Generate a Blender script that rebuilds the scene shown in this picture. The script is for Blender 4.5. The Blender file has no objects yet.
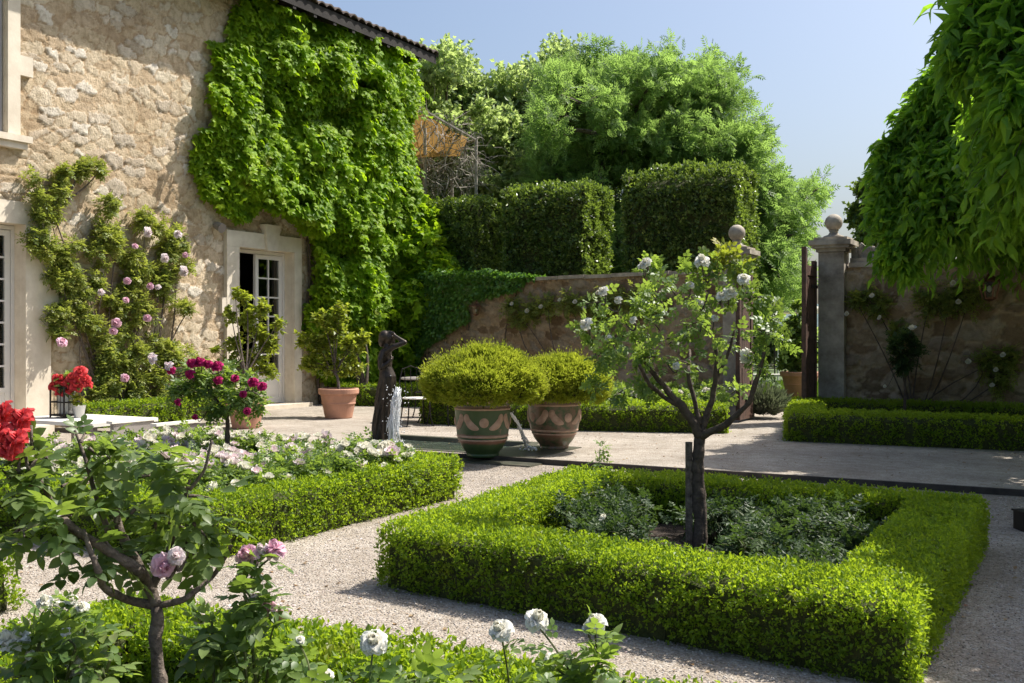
import bpy, math
import numpy as np
from mathutils import Vector, Matrix, Euler

R = np.random.default_rng(11)
scene = bpy.context.scene
COL = scene.collection
PI = math.pi
up = np.array([0., 0., 1.])

# ------------------------------------------------------------------ camera frame (used to measure places from the photo)
FPX, EYE = 1050.0, 1.5
YAW = math.atan2(578, FPX)
SN, CS = math.sin(YAW), math.cos(YAW)
def at(px, py, d):
    l = (px - 512) / FPX
    return np.array([(-SN + CS * l) * d, (CS + SN * l) * d, EYE + (335 - py) * d / FPX])
def ground(px, py, z=0.0):
    return at(px, py, (EYE - z) * FPX / (py - 335))
WX = -14.2                                     # plane of the house front
def wall_pt(px, py, off=0.0):
    l = (px - 512) / FPX
    return at(px, py, (WX + off) / (-SN + CS * l))
GA, GB = np.array([-5.45, 17.95]), np.array([-14.2, 19.75])   # line of the garden wall, left of the gate
GD = (GB - GA) / np.linalg.norm(GB - GA)
GN = np.array([GD[1], -GD[0]]); GN = GN if GN[1] < 0 else -GN
def gwall_pt(px, py, off=0.0):
    a = GA + GN * off
    l = (px - 512) / FPX
    dx, dy = -SN + CS * l, CS + SN * l
    k, m = (GB - GA)[1], (GB - GA)[0]
    d = (a[0] * k - a[1] * m) / (dx * k - dy * m)
    return at(px, py, d)

# ------------------------------------------------------------------ numpy helpers
def nrm(v):
    v = np.asarray(v, float)
    return v / np.maximum(np.linalg.norm(v, axis=-1, keepdims=True), 1e-9)
def rdir(n):
    return nrm(R.normal(size=(n, 3)))
def _hash(ix, iy, iz):
    h = (ix * 374761393 + iy * 668265263 + iz * 1440662683) & 0x7fffffff
    h = ((h ^ (h >> 13)) * 1274126177) & 0x7fffffff
    return ((h ^ (h >> 16)) & 0xffff) / 65535.0
def vnoise(p, scale=1.0, seed=0):
    p = np.asarray(p, float) * scale + seed * 17.31
    i = np.floor(p).astype(np.int64); f = p - i
    f = f * f * (3 - 2 * f)
    out = 0
    for dx in (0, 1):
        for dy in (0, 1):
            for dz in (0, 1):
                w = (f[..., 0] if dx else 1 - f[..., 0]) * (f[..., 1] if dy else 1 - f[..., 1]) * (f[..., 2] if dz else 1 - f[..., 2])
                out = out + w * _hash(i[..., 0] + dx, i[..., 1] + dy, i[..., 2] + dz)
    return out
def fbm(p, scale=1.0, seed=0, o=3):
    return sum(vnoise(p, scale * 2 ** k, seed + k) * 0.5 ** k for k in range(o)) / sum(0.5 ** k for k in range(o))
def in_poly(x, y, poly):
    poly = np.asarray(poly, float); inside = np.zeros(len(x), bool)
    j = len(poly) - 1
    for i in range(len(poly)):
        xi, yi = poly[i]; xj, yj = poly[j]
        c = ((yi > y) != (yj > y)) & (x < (xj - xi) * (y - yi) / (yj - yi + 1e-12) + xi)
        inside ^= c; j = i
    return inside

# ------------------------------------------------------------------ geometry collector
LOC = {}
class Geo:
    def __init__(s): s.V = []; s.F = []; s.A = []; s.M = []; s.n = 0; s.X = {}
    def add(s, V, F, rnd=0.5, mi=0):
        V = np.asarray(V, float).reshape(-1, 3)
        Fl = F if isinstance(F, list) and len(F) and isinstance(F[0], np.ndarray) else [np.asarray(F, np.int64)]
        s.V.append(V)
        s.A.append(np.broadcast_to(np.asarray(rnd, float), (len(V),)))
        for f in Fl:
            if len(f): s.F.append(f + s.n); s.M.append(np.full(len(f), mi))
        s.n += len(V); return s
    def box(s, c, d, rz=0.0, mi=0, rnd=0.5, M=None):
        x, y, z = np.array(d) / 2
        V = np.array([[a * x, b * y, e * z] for a in (-1, 1) for b in (-1, 1) for e in (-1, 1)])
        if M is not None: V = V @ np.array(M).T
        if rz: V = V @ np.array([[math.cos(rz), math.sin(rz), 0], [-math.sin(rz), math.cos(rz), 0], [0, 0, 1]])
        return s.add(V + np.array(c), np.array([[0, 1, 3, 2], [4, 6, 7, 5], [0, 4, 5, 1], [2, 3, 7, 6], [0, 2, 6, 4], [1, 5, 7, 3]]), rnd, mi)
    def span(s, a, b, mi=0, rnd=.5):
        a, b = np.array(a, float), np.array(b, float)
        return s.box((a + b) / 2, np.abs(b - a), 0, mi, rnd)
    def tube(s, path, rad, k=8, mi=0, rnd=.5, cap=True):
        P = np.asarray(path, float); n = len(P)
        rad = np.broadcast_to(np.asarray(rad, float), (n,))
        T = nrm(np.gradient(P, axis=0))
        ref = np.array([0.31, 0.17, 0.93]) if abs(T[0] @ up) < .9 else np.array([1., .1, 0])
        U = nrm(np.cross(T, ref)); W = np.cross(T, U)
        a = np.arange(k) * 2 * PI / k
        V = P[:, None] + rad[:, None, None] * (np.cos(a)[None, :, None] * U[:, None] + np.sin(a)[None, :, None] * W[:, None])
        i = np.arange(n - 1)[:, None] * k; j = np.arange(k)[None]; j2 = (j + 1) % k
        F = np.stack([i + j, i + j2, i + k + j2, i + k + j], -1).reshape(-1, 4)
        Fs = [F]
        if cap:
            Fs += [np.arange(k)[None, ::-1], (np.arange(k) + (n - 1) * k)[None]]
        return s.add(V.reshape(-1, 3), Fs, rnd, mi)
    def lathe(s, prof, c=(0, 0, 0), k=32, mi=0, rnd=.5, a0=0, a1=2 * PI, wob=None):
        prof = np.asarray(prof, float); n = len(prof); full = abs(a1 - a0 - 2 * PI) < 1e-6
        m = k if full else k + 1
        a = a0 + np.arange(m) * (a1 - a0) / k
        V = np.stack([prof[:, 0][:, None] * np.cos(a), prof[:, 0][:, None] * np.sin(a), np.broadcast_to(prof[:, 1][:, None], (n, m))], -1)
        i = np.arange(n - 1)[:, None] * m; j = np.arange(k)[None]; j2 = (j + 1) % m
        F = np.stack([i + j, i + j2, i + m + j2, i + m + j], -1).reshape(-1, 4)
        return s.add(V.reshape(-1, 3) + np.array(c), F, rnd, mi)
    def ell(s, c, r, k=16, mi=0, rnd=.5):
        t = np.linspace(0, PI, k // 2 + 1)
        g = Geo().lathe(np.stack([np.sin(t), -np.cos(t)], -1), k=k)
        return s.add(g.V[0] * np.array(r) + np.array(c), g.F[0], rnd, mi)
    def build(s, name, mats, parent=None, smooth=False, local=False, attrs=None):
        V = np.concatenate(s.V) if s.V else np.zeros((0, 3))
        if parent is not None and not local: V = V - LOC[parent.name]
        me = bpy.data.meshes.new(name)
        me.vertices.add(len(V)); me.vertices.foreach_set('co', V.astype(np.float32).ravel())
        tot = np.concatenate([np.full(len(f), f.shape[1]) for f in s.F]) if s.F else np.zeros(0, int)
        idx = np.concatenate([f.ravel() for f in s.F]) if s.F else np.zeros(0, int)
        me.loops.add(len(idx)); me.loops.foreach_set('vertex_index', idx.astype(np.int32))
        me.polygons.add(len(tot)); st = np.concatenate([[0], np.cumsum(tot)[:-1]]) if len(tot) else tot
        me.polygons.foreach_set('loop_start', st.astype(np.int32))
        mats = mats if isinstance(mats, (list, tuple)) else [mats]
        for m in mats: me.materials.append(m)
        if len(mats) > 1: me.polygons.foreach_set('material_index', np.concatenate(s.M).astype(np.int32))
        me.polygons.foreach_set('use_smooth', np.full(len(tot), smooth))
        a = me.attributes.new('rnd', 'FLOAT', 'POINT'); a.data.foreach_set('value', np.concatenate(s.A).astype(np.float32))
        for k, v in (attrs or {}).items():
            a = me.attributes.new(k, 'FLOAT', 'POINT'); a.data.foreach_set('value', np.asarray(v, np.float32))
        me.update(calc_edges=True); me.validate()
        return link(name, me, parent)
def link(name, me, parent=None):
    o = bpy.data.objects.new(name, me); COL.objects.link(o)
    if parent is not None: o.parent = parent; LOC[o.name] = LOC[parent.name]
    else: LOC[o.name] = np.zeros(3)
    return o
def tag(o, label, cat, group=None):
    o['label'] = label; o['category'] = cat
    if group: o['group'] = group
    return o
def thing(name, label, cat, loc, group=None):
    o = bpy.data.objects.new(name, None); COL.objects.link(o)
    o.location = Vector([float(v) for v in loc]); LOC[o.name] = np.array(loc, float)
    o.empty_display_size = .1
    return tag(o, label, cat, group)
def struct(o, kind='structure'):
    o['kind'] = kind; return o
def copy_tree(src, loc, rz=0, sc=1.0, label=None, parent=None):
    c = src.copy(); COL.objects.link(c)
    if parent is None:
        c.location = Vector([float(v) for v in loc]); c.rotation_euler = (0, 0, rz); c.scale = (sc, sc, sc); LOC[c.name] = np.array(loc, float)
        if label: c['label'] = label
    else: c.parent = parent
    for ch in list(src.children): copy_tree(ch, None, parent=c)
    return c

# ------------------------------------------------------------------ materials
def mat_new(name):
    m = bpy.data.materials.new(name); m.use_nodes = True
    nt = m.node_tree; nt.nodes.clear()
    out = nt.nodes.new('ShaderNodeOutputMaterial')
    return m, nt, out
def N(nt, t, **kw):
    n = nt.nodes.new(t)
    for k, v in kw.items():
        if k in n.inputs: n.inputs[k].default_value = v
        else: setattr(n, k, v)
    return n
def ramp(nt, stops, fac=None, interp='LINEAR'):
    r = nt.nodes.new('ShaderNodeValToRGB'); r.color_ramp.interpolation = interp
    e = r.color_ramp.elements
    while len(e) < len(stops): e.new(0.5)
    for i, (p, c) in enumerate(stops): e[i].position = p; e[i].color = (*c, 1)
    if fac is not None: nt.links.new(fac, r.inputs[0])
    return r
def mixc(nt, a, b, fac, mode='MIX'):
    n = nt.nodes.new('ShaderNodeMix'); n.data_type = 'RGBA'; n.blend_type = mode
    for sock, v in ((6, a), (7, b), (0, fac)):
        if isinstance(v, bpy.types.NodeSocket): nt.links.new(v, n.inputs[sock])
        elif sock == 0: n.inputs[0].default_value = v
        else: n.inputs[sock].default_value = (*v, 1)
    return n.outputs[2]
def noise(nt, scale, detail=4, vec=None, rough=.55, dist=0):
    n = N(nt, 'ShaderNodeTexNoise', Scale=scale, Detail=detail, Roughness=rough, Distortion=dist)
    if vec is not None: nt.links.new(vec, n.inputs['Vector'])
    return n.outputs['Fac']
def objco(nt): return nt.nodes.new('ShaderNodeTexCoord').outputs['Object']
def geopos(nt): return nt.nodes.new('ShaderNodeNewGeometry').outputs['Position']
def attr(nt, name): 
    n = nt.nodes.new('ShaderNodeAttribute'); n.attribute_name = name; return n.outputs['Fac']
def bump(nt, h, strength=.5, dist=.02):
    b = N(nt, 'ShaderNodeBump', Strength=strength, Distance=dist); nt.links.new(h, b.inputs['Height']); return b.outputs[0]

def leaf_mat(name, cols, trans, tw=.35, rough=.5, spec=.35, nscale=1.5):
    """cols: ramp over each leaf's random value; trans: colour of light through the leaf"""
    m, nt, out = mat_new(name)
    base = ramp(nt, [(i / (len(cols) - 1), c) for i, c in enumerate(cols)], attr(nt, 'rnd')).outputs[0]
    v = ramp(nt, [(.3, (.72, .75, .7)), (.7, (1.2, 1.15, 1.1))], noise(nt, nscale, 3, geopos(nt))).outputs[0]
    base = mixc(nt, base, v, 1.0, 'MULTIPLY')
    base = mixc(nt, base, (cols[1][0] * 1.5, cols[1][1] * .8, cols[1][2] * 1.5), ramp(nt, [(.62, (0, 0, 0)), (.74, (.8, .8, .8))], noise(nt, nscale * 2.6, 4, geopos(nt))).outputs[0])
    p = N(nt, 'ShaderNodeBsdfPrincipled', Roughness=rough); p.inputs['Specular IOR Level'].default_value = spec
    nt.links.new(base, p.inputs['Base Color'])
    t = N(nt, 'ShaderNodeBsdfTranslucent')
    nt.links.new(mixc(nt, trans, v, 1.0, 'MULTIPLY'), t.inputs[0])
    mx = N(nt, 'ShaderNodeMixShader', Fac=tw)
    nt.links.new(p.outputs[0], mx.inputs[1]); nt.links.new(t.outputs[0], mx.inputs[2]); nt.links.new(mx.outputs[0], out.inputs[0])
    return m
def plain(name, col, rough=.6, metal=0, spec=.4, var=.15, nscale=6, bmp=0, bscale=30, bdist=.01, col2=None, trans=0):
    m, nt, out = mat_new(name)
    p = N(nt, 'ShaderNodeBsdfPrincipled', Roughness=rough, Metallic=metal); p.inputs['Specular IOR Level'].default_value = spec
    po = objco(nt)
    c2 = col2 or tuple(c * (1 - 2 * var) for c in col)
    c = ramp(nt, [(.32, c2), (.68, col)], noise(nt, nscale, 6, po, .62)).outputs[0]
    nt.links.new(c, p.inputs['Base Color'])
    if bmp: nt.links.new(bump(nt, noise(nt, bscale, 5, po, .6), bmp, bdist), p.inputs['Normal'])
    if trans:
        t = N(nt, 'ShaderNodeBsdfTranslucent'); nt.links.new(c, t.inputs[0])
        mx = N(nt, 'ShaderNodeMixShader', Fac=trans)
        nt.links.new(p.outputs[0], mx.inputs[1]); nt.links.new(t.outputs[0], mx.inputs[2]); nt.links.new(mx.outputs[0], out.inputs[0])
    else: nt.links.new(p.outputs[0], out.inputs[0])
    return m
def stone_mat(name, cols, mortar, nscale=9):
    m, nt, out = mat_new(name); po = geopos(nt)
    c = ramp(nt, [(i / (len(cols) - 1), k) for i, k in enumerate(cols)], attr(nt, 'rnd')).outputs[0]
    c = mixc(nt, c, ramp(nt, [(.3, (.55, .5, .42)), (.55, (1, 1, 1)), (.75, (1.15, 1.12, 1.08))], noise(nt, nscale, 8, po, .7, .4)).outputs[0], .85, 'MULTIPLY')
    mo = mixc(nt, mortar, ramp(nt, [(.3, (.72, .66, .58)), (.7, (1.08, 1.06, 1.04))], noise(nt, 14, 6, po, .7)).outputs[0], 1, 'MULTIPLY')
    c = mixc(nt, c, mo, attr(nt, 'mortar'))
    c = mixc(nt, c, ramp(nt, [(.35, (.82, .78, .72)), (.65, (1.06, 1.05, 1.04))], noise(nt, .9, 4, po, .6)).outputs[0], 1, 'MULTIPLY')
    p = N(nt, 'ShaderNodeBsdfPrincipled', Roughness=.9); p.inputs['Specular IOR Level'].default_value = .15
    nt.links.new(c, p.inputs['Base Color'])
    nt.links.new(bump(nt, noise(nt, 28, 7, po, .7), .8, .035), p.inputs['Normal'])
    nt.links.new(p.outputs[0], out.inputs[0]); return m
def gravel_mat(name, cols, scale=62, tint=(1, 1, 1)):
    m, nt, out = mat_new(name); po = geopos(nt)
    vo = N(nt, 'ShaderNodeTexVoronoi', Scale=scale); nt.links.new(po, vo.inputs['Vector'])
    sep = nt.nodes.new('ShaderNodeSeparateColor'); nt.links.new(vo.outputs['Color'], sep.inputs[0])
    c = ramp(nt, [(i / (len(cols) - 1), k) for i, k in enumerate(cols)], sep.outputs[0]).outputs[0]
    c = mixc(nt, c, ramp(nt, [(.3, (.7, .67, .64)), (.7, (1.08, 1.07, 1.06))], noise(nt, 1.1, 5, po, .65)).outputs[0], 1, 'MULTIPLY')
    c = mixc(nt, c, ramp(nt, [(.35, (.85, .83, .8)), (.6, (1.05, 1.05, 1.05))], noise(nt, 9, 4, po, .6)).outputs[0], 1, 'MULTIPLY')
    c = mixc(nt, c, tint, 1, 'MULTIPLY')
    p = N(nt, 'ShaderNodeBsdfPrincipled', Roughness=.85); p.inputs['Specular IOR Level'].default_value = .2
    nt.links.new(c, p.inputs['Base Color'])
    inv = N(nt, 'ShaderNodeMath', operation='MULTIPLY'); nt.links.new(vo.outputs['Distance'], inv.inputs[0]); inv.inputs[1].default_value = -1
    nt.links.new(bump(nt, inv.outputs[0], .9, .012), p.inputs['Normal'])
    nt.links.new(p.outputs[0], out.inputs[0]); return m

M = {}
M['box'] = leaf_mat('box_leaves', [(0.066, 0.136, 0.012), (0.148, 0.247, 0.02), (0.25, 0.359, 0.032)], (0.495, 0.671, 0.031), 0.46, .45, .3)
M['box_dry'] = leaf_mat('dwarf_box_leaves', [(0.114, 0.17, 0.017), (0.216, 0.275, 0.028), (0.342, 0.341, 0.055)], (0.512, 0.6, 0.051), 0.46, .5, .25, 4)
M['oak'] = leaf_mat('holm_oak_leaves', [(0.04, 0.076, 0.024), (0.089, 0.152, 0.038), (0.335, 0.432, 0.095)], (0.308, 0.444, 0.055), 0.34, .36, .5)
M['creeper'] = leaf_mat('creeper_leaves', [(0.086, 0.182, 0.013), (0.192, 0.333, 0.017), (0.333, 0.48, 0.028)], (0.422, 0.638, 0.021), 0.48, .5, .22, .9)
M['ivy'] = leaf_mat('ivy_leaves', [(0.053, 0.126, 0.026), (0.095, 0.21, 0.038), (0.168, 0.315, 0.053)], (0.235, 0.47, 0.039), 0.32, .35, .5)
M['rose'] = leaf_mat('rose_leaves', [(0.061, 0.114, 0.036), (0.122, 0.197, 0.062), (0.22, 0.298, 0.099)], (0.388, 0.559, 0.072), 0.4, .42, .35, 3)
M['rose_near'] = leaf_mat('near_rose_leaves', [(.05, .09, .034), (.09, .148, .052), (.16, .215, .075)], (.32, .46, .06), .42, .4, .4, 6)
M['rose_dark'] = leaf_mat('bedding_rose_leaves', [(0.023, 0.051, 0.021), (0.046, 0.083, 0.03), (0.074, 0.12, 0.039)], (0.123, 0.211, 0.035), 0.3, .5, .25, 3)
M['climber'] = leaf_mat('climbing_rose_leaves', [(0.101, 0.159, 0.043), (0.201, 0.259, 0.064), (0.374, 0.389, 0.115)], (0.475, 0.554, 0.079), 0.42, .45, .35, 2)
M['lemon'] = leaf_mat('citrus_leaves', [(0.118, 0.171, 0.026), (0.212, 0.277, 0.039), (0.37, 0.383, 0.066)], (0.506, 0.607, 0.051), 0.4, .4, .45, 3)
M['ash'] = leaf_mat('ash_leaves', [(0.102, 0.18, 0.058), (0.159, 0.254, 0.084), (0.227, 0.329, 0.115)], (0.372, 0.579, 0.126), 0.5, .5, .25, .6)
M['poplar'] = leaf_mat('lime_tree_leaves', [(0.161, 0.243, 0.116), (0.241, 0.337, 0.169), (0.402, 0.486, 0.262)], (0.568, 0.728, 0.229), 0.5, .42, .4, .6)
M['wisteria'] = leaf_mat('wisteria_leaves', [(0.078, 0.171, 0.035), (0.136, 0.274, 0.04), (0.222, 0.377, 0.056)], (0.361, 0.642, 0.04), 0.54, .5, .25, .8)
M['dusty'] = leaf_mat('olive_leaves', [(.07, .09, .05), (.11, .13, .075), (.16, .18, .11)], (.16, .2, .08), .2, .5, .3)
M['lavender'] = leaf_mat('lavender_leaves', [(.1, .13, .09), (.17, .2, .14), (.22, .24, .2)], (.2, .25, .12), .25)
M['lawn'] = leaf_mat('lawn_blades', [(.05, .1, .01), (.09, .16, .015), (.14, .2, .03)], (.2, .34, .02), .35)
M['shoot'] = leaf_mat('young_rose_leaves', [(.1, .14, .02), (.2, .24, .03), (.3, .26, .04)], (.42, .5, .04), .42)
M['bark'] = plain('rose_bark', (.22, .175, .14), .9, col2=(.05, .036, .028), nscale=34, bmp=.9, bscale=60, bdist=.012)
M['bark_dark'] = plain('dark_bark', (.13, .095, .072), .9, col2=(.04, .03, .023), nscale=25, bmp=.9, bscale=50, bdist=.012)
M['bark_tree'] = plain('tree_bark', (.16, .13, .1), .9, col2=(.07, .055, .04), nscale=8, bmp=.8, bscale=20, bdist=.03)
M['stem'] = plain('green_stem', (.1, .14, .035), .6, col2=(.08, .07, .03))
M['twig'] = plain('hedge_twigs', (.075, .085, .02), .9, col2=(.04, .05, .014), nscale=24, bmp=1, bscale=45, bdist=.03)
M['drytwig'] = plain('dry_twigs', (.42, .38, .33), .9, col2=(.2, .17, .14), nscale=10)
M['soil'] = plain('bed_soil', (.06, .042, .03), .95, col2=(.022, .016, .012), nscale=14, bmp=1, bscale=40, bdist=.03)
M['gravel'] = gravel_mat('path_gravel', [(.24, .205, .165), (.37, .325, .27), (.43, .385, .33), (.5, .46, .41), (.34, .28, .23)], 74)
M['gravel_fine'] = gravel_mat('courtyard_gravel', [(.32, .28, .23), (.41, .365, .305), (.46, .415, .36), (.5, .465, .41), (.38, .32, .265)], 80)
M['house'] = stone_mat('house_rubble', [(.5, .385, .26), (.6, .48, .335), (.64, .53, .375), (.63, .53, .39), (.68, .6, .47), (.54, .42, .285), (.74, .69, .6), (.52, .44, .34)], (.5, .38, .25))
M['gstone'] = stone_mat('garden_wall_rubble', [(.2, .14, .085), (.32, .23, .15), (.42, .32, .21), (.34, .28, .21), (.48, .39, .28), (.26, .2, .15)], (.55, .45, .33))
M['limestone'] = plain('limestone', (.74, .665, .54), .8, col2=(.6, .52, .405), nscale=4, bmp=.25, bscale=25, bdist=.01)
M['pillar'] = plain('weathered_limestone', (.52, .46, .375), .9, col2=(.2, .17, .135), nscale=3.5, bmp=.5, bscale=22, bdist=.015)
M['tile'] = plain('roof_tiles', (.19, .145, .12), .85, col2=(.09, .07, .062), nscale=7, bmp=.4, bscale=20)
M['eave'] = plain('eave_timber', (.03, .025, .022), .85, col2=(.015, .012, .011), nscale=5)
M['whitewood'] = plain('painted_joinery', (.76, .73, .68), .5, var=.03)
M['greywood'] = plain('grey_shutter', (.42, .41, .4), .6, var=.05)
M['gate'] = plain('gate_wood', (.13, .07, .048), .7, col2=(.045, .026, .02), nscale=9, bmp=.5, bscale=30)
M['terra'] = plain('terracotta', (.56, .29, .19), .8, col2=(.4, .215, .145), nscale=5, bmp=.15, bscale=30)
M['iron'] = plain('dark_iron', (.035, .03, .028), .5, .6, var=.2)
M['kerb'] = plain('kerb_edge', (.085, .07, .058), .9, col2=(.035, .03, .026), nscale=6)
M['bronze'] = plain('bronze_statue', (.075, .058, .045), .42, .55, col2=(.03, .024, .02), nscale=12, bmp=.2, bscale=25)
M['cloth'] = plain('cream_top', (.78, .74, .66), .7, var=.04)
M['greymetal'] = plain('grey_painted_metal', (.3, .27, .25), .5, .3, var=.1)
M['awning'] = plain('ochre_awning', (.5, .28, .05), .8, col2=(.42, .22, .04), trans=.5)
M['parasol'] = plain('cream_parasol', (.78, .72, .6), .8, var=.03, trans=.35)
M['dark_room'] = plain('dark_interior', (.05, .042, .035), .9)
M['moss'] = plain('wet_mossy_stone', (.12, .115, .09), .35, col2=(.06, .065, .045), nscale=5, spec=.6, bmp=.15, bscale=12)
M['copper'] = plain('copper_lantern', (.24, .11, .07), .45, .6, var=.2)
M['zinc'] = plain('zinc_pot', (.5, .5, .48), .5, .5, var=.1)
M['hill'] = plain('far_hills', (.1, .14, .14), .95, col2=(.07, .11, .11), nscale=.01)  # distance haze is put into this muted blue-green colour
M['litter'] = leaf_mat('dry_leaves', [(.2, .12, .06), (.32, .2, .1), (.4, .3, .17)], (.3, .18, .06), .2)
def petal_mat(name, c1, c2, tr):
    m, nt, out = mat_new(name)
    c = ramp(nt, [(0, c1), (1, c2)], attr(nt, 'rnd')).outputs[0]
    p = N(nt, 'ShaderNodeBsdfPrincipled', Roughness=.6); p.inputs['Specular IOR Level'].default_value = .2
    nt.links.new(c, p.inputs['Base Color']); t = N(nt, 'ShaderNodeBsdfTranslucent'); nt.links.new(c, t.inputs[0])
    mx = N(nt, 'ShaderNodeMixShader', Fac=tr)
    nt.links.new(p.outputs[0], mx.inputs[1]); nt.links.new(t.outputs[0], mx.inputs[2]); nt.links.new(mx.outputs[0], out.inputs[0]); return m
PET = {'white': petal_mat('white_petals', (.82, .77, .6), (.88, .87, .81), .35),
       'palepink': petal_mat('pale_pink_petals', (.8, .6, .62), (.87, .79, .79), .35),
       'pink': petal_mat('pink_petals', (.74, .33, .47), (.84, .58, .68), .35),
       'red': petal_mat('red_petals', (.46, .012, .03), (.82, .1, .1), .3),
       'fuchsia': petal_mat('fuchsia_petals', (.34, .008, .07), (.55, .03, .18), .3)}
def glass_mat():
    m, nt, out = mat_new('window_glass')
    t = N(nt, 'ShaderNodeBsdfTransparent', Color=(.75, .8, .78, 1)); g = N(nt, 'ShaderNodeBsdfGlossy', Roughness=.02, Color=(.9, .95, .95, 1))
    fr = N(nt, 'ShaderNodeFresnel', IOR=1.5); mx = nt.nodes.new('ShaderNodeMixShader')
    nt.links.new(fr.outputs[0], mx.inputs[0]); nt.links.new(t.outputs[0], mx.inputs[1]); nt.links.new(g.outputs[0], mx.inputs[2]); nt.links.new(mx.outputs[0], out.inputs[0]); return m
M['glass'] = glass_mat()
def water_mat():
    m, nt, out = mat_new('pool_water')
    p = N(nt, 'ShaderNodeBsdfPrincipled', Roughness=.05); p.inputs['Base Color'].default_value = (.05, .065, .05, 1); p.inputs['IOR'].default_value = 1.33
    nt.links.new(bump(nt, noise(nt, 9, 4, geopos(nt), .6, .5), .35, .04), p.inputs['Normal']); nt.links.new(p.outputs[0], out.inputs[0]); return m
M['water'] = water_mat()
def foam_mat():
    m, nt, out = mat_new('falling_water')
    p = N(nt, 'ShaderNodeBsdfPrincipled', Roughness=.15); p.inputs['Base Color'].default_value = (.95, .96, .97, 1)
    p.inputs['Transmission Weight'].default_value = .12; p.inputs['IOR'].default_value = 1.33
    nt.links.new(p.outputs[0], out.inputs[0]); return m
M['foam'] = foam_mat()
def vase_mat(name, w0, w1):
    m, nt, out = mat_new(name); po = objco(nt)
    sep = nt.nodes.new('ShaderNodeSeparateXYZ'); nt.links.new(po, sep.inputs[0])
    nz = N(nt, 'ShaderNodeMath', operation='MULTIPLY_ADD'); nt.links.new(noise(nt, 7, 5, po, .65), nz.inputs[0]); nz.inputs[1].default_value = .05
    nt.links.new(sep.outputs[2], nz.inputs[2])
    dv = N(nt, 'ShaderNodeMath', operation='DIVIDE'); nt.links.new(nz.outputs[0], dv.inputs[0]); dv.inputs[1].default_value = .75
    g1, g2, tr, tr2 = (.03, .075, .026), (.06, .1, .036), (.24, .115, .075), (.17, .1, .07)
    c = ramp(nt, [(0, g1), (.25, g2), (.285, tr), (.315, tr), (.335, g1), (.36, g1), (.375, tr2), (.405, tr2), (.42, g1), (.8, g2), (.85, tr2), (.89, g1), (.95, tr2), (1, tr)], dv.outputs[0]).outputs[0]
    wear = ramp(nt, [(w0, (0, 0, 0)), (w1, (1, 1, 1))], noise(nt, 11, 7, po, .7)).outputs[0]
    c = mixc(nt, c, (.2, .12, .08), wear)
    p = N(nt, 'ShaderNodeBsdfPrincipled', Roughness=.35); nt.links.new(c, p.inputs['Base Color'])
    nt.links.new(bump(nt, noise(nt, 25, 5, po), .3, .01), p.inputs['Normal']); nt.links.new(p.outputs[0], out.inputs[0]); return m
M['vase'] = vase_mat('green_glaze', .61, .7); M['vase_worn'] = vase_mat('worn_glaze', .41, .57)
M['relief'] = plain('vase_relief', (.54, .37, .28), .6, col2=(.36, .23, .165), nscale=14)
# ------------------------------------------------------------------ leaf templates: x across, y along, z up out of the blade
def kite(w=.5, l=1., f=.12, c=.1):
    return np.array([[0, 0, 0], [w / 2, .42 * l, f], [0, l, -c], [-w / 2, .42 * l, f]]), np.array([[0, 1, 2], [0, 2, 3]])
def hexleaf(w=.6, l=1., f=.08, c=.12):
    return (np.array([[0, 0, 0], [.42 * w, .22 * l, f], [.5 * w, .58 * l, f * .8], [0, l, -c], [-.5 * w, .58 * l, f * .8], [-.42 * w, .22 * l, f], [0, .5 * l, .0]]),
            np.array([[0, 1, 2, 6], [6, 2, 3, 3], [0, 6, 4, 5], [6, 3, 4, 4]]))
def fixtri(F):           # split degenerate quads into triangles / quads lists
    q = F[F[:, 2] != F[:, 3]]; t = F[F[:, 2] == F[:, 3]][:, :3]
    return q, t
def compound(leaf, npairs, ll, droop=.15, ang=60, term=True, span=(.25, 1.)):
    """pinnate leaf of total length 1 along y: leaflets of length ll"""
    V, F = leaf; Vs, Fs = [], []; n = 0
    def place(y, a, s):
        nonlocal n
        z = -droop * y * y; ca, sa = math.cos(a), math.sin(a)
        P = V * s
        Q = np.stack([P[:, 0] * ca + P[:, 1] * sa, -P[:, 0] * sa + P[:, 1] * ca + y, P[:, 2] + z - droop * .6 * np.abs(P[:, 1]) * 1.0], -1)
        Vs.append(Q); Fs.append(F + n); n += len(V)
    for i in range(npairs):
        y = span[0] + (span[1] - span[0]) * i / max(npairs, 1)
        for sg in (-1, 1): place(y, sg * math.radians(ang), ll * (.8 + .3 * math.sin(PI * (i + .6) / npairs)))
    if term: place(span[1] - ll * .45, 0, ll)
    return np.concatenate(Vs), np.concatenate(Fs)
def scatter(g, tpl, pos, axis, normal, scale, rnd=None, mi=0):
    tv, tf = tpl; n = len(pos)
    if n == 0: return
    y = nrm(axis); x = nrm(np.cross(y, normal)); z = np.cross(x, y)
    s = np.broadcast_to(np.asarray(scale, float), (n,))[:, None, None]
    V = pos[:, None] + s * (tv[None, :, 0:1] * x[:, None] + tv[None, :, 1:2] * y[:, None] + tv[None, :, 2:3] * z[:, None])
    rnd = R.random(n) if rnd is None else rnd
    off = (np.arange(n) * len(tv))[:, None, None]
    if tf.shape[1] == 4:
        q, t = fixtri(tf); Fs = [(k[None] + off).reshape(-1, k.shape[1]) for k in (q, t) if len(k)]
    else: Fs = [(tf[None] + off).reshape(-1, 3)]
    g.add(V.reshape(-1, 3), Fs, np.repeat(rnd, len(tv)), mi)
T_BOX = kite(.62, 1., .1, .12)
T_HEX = hexleaf()
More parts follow.
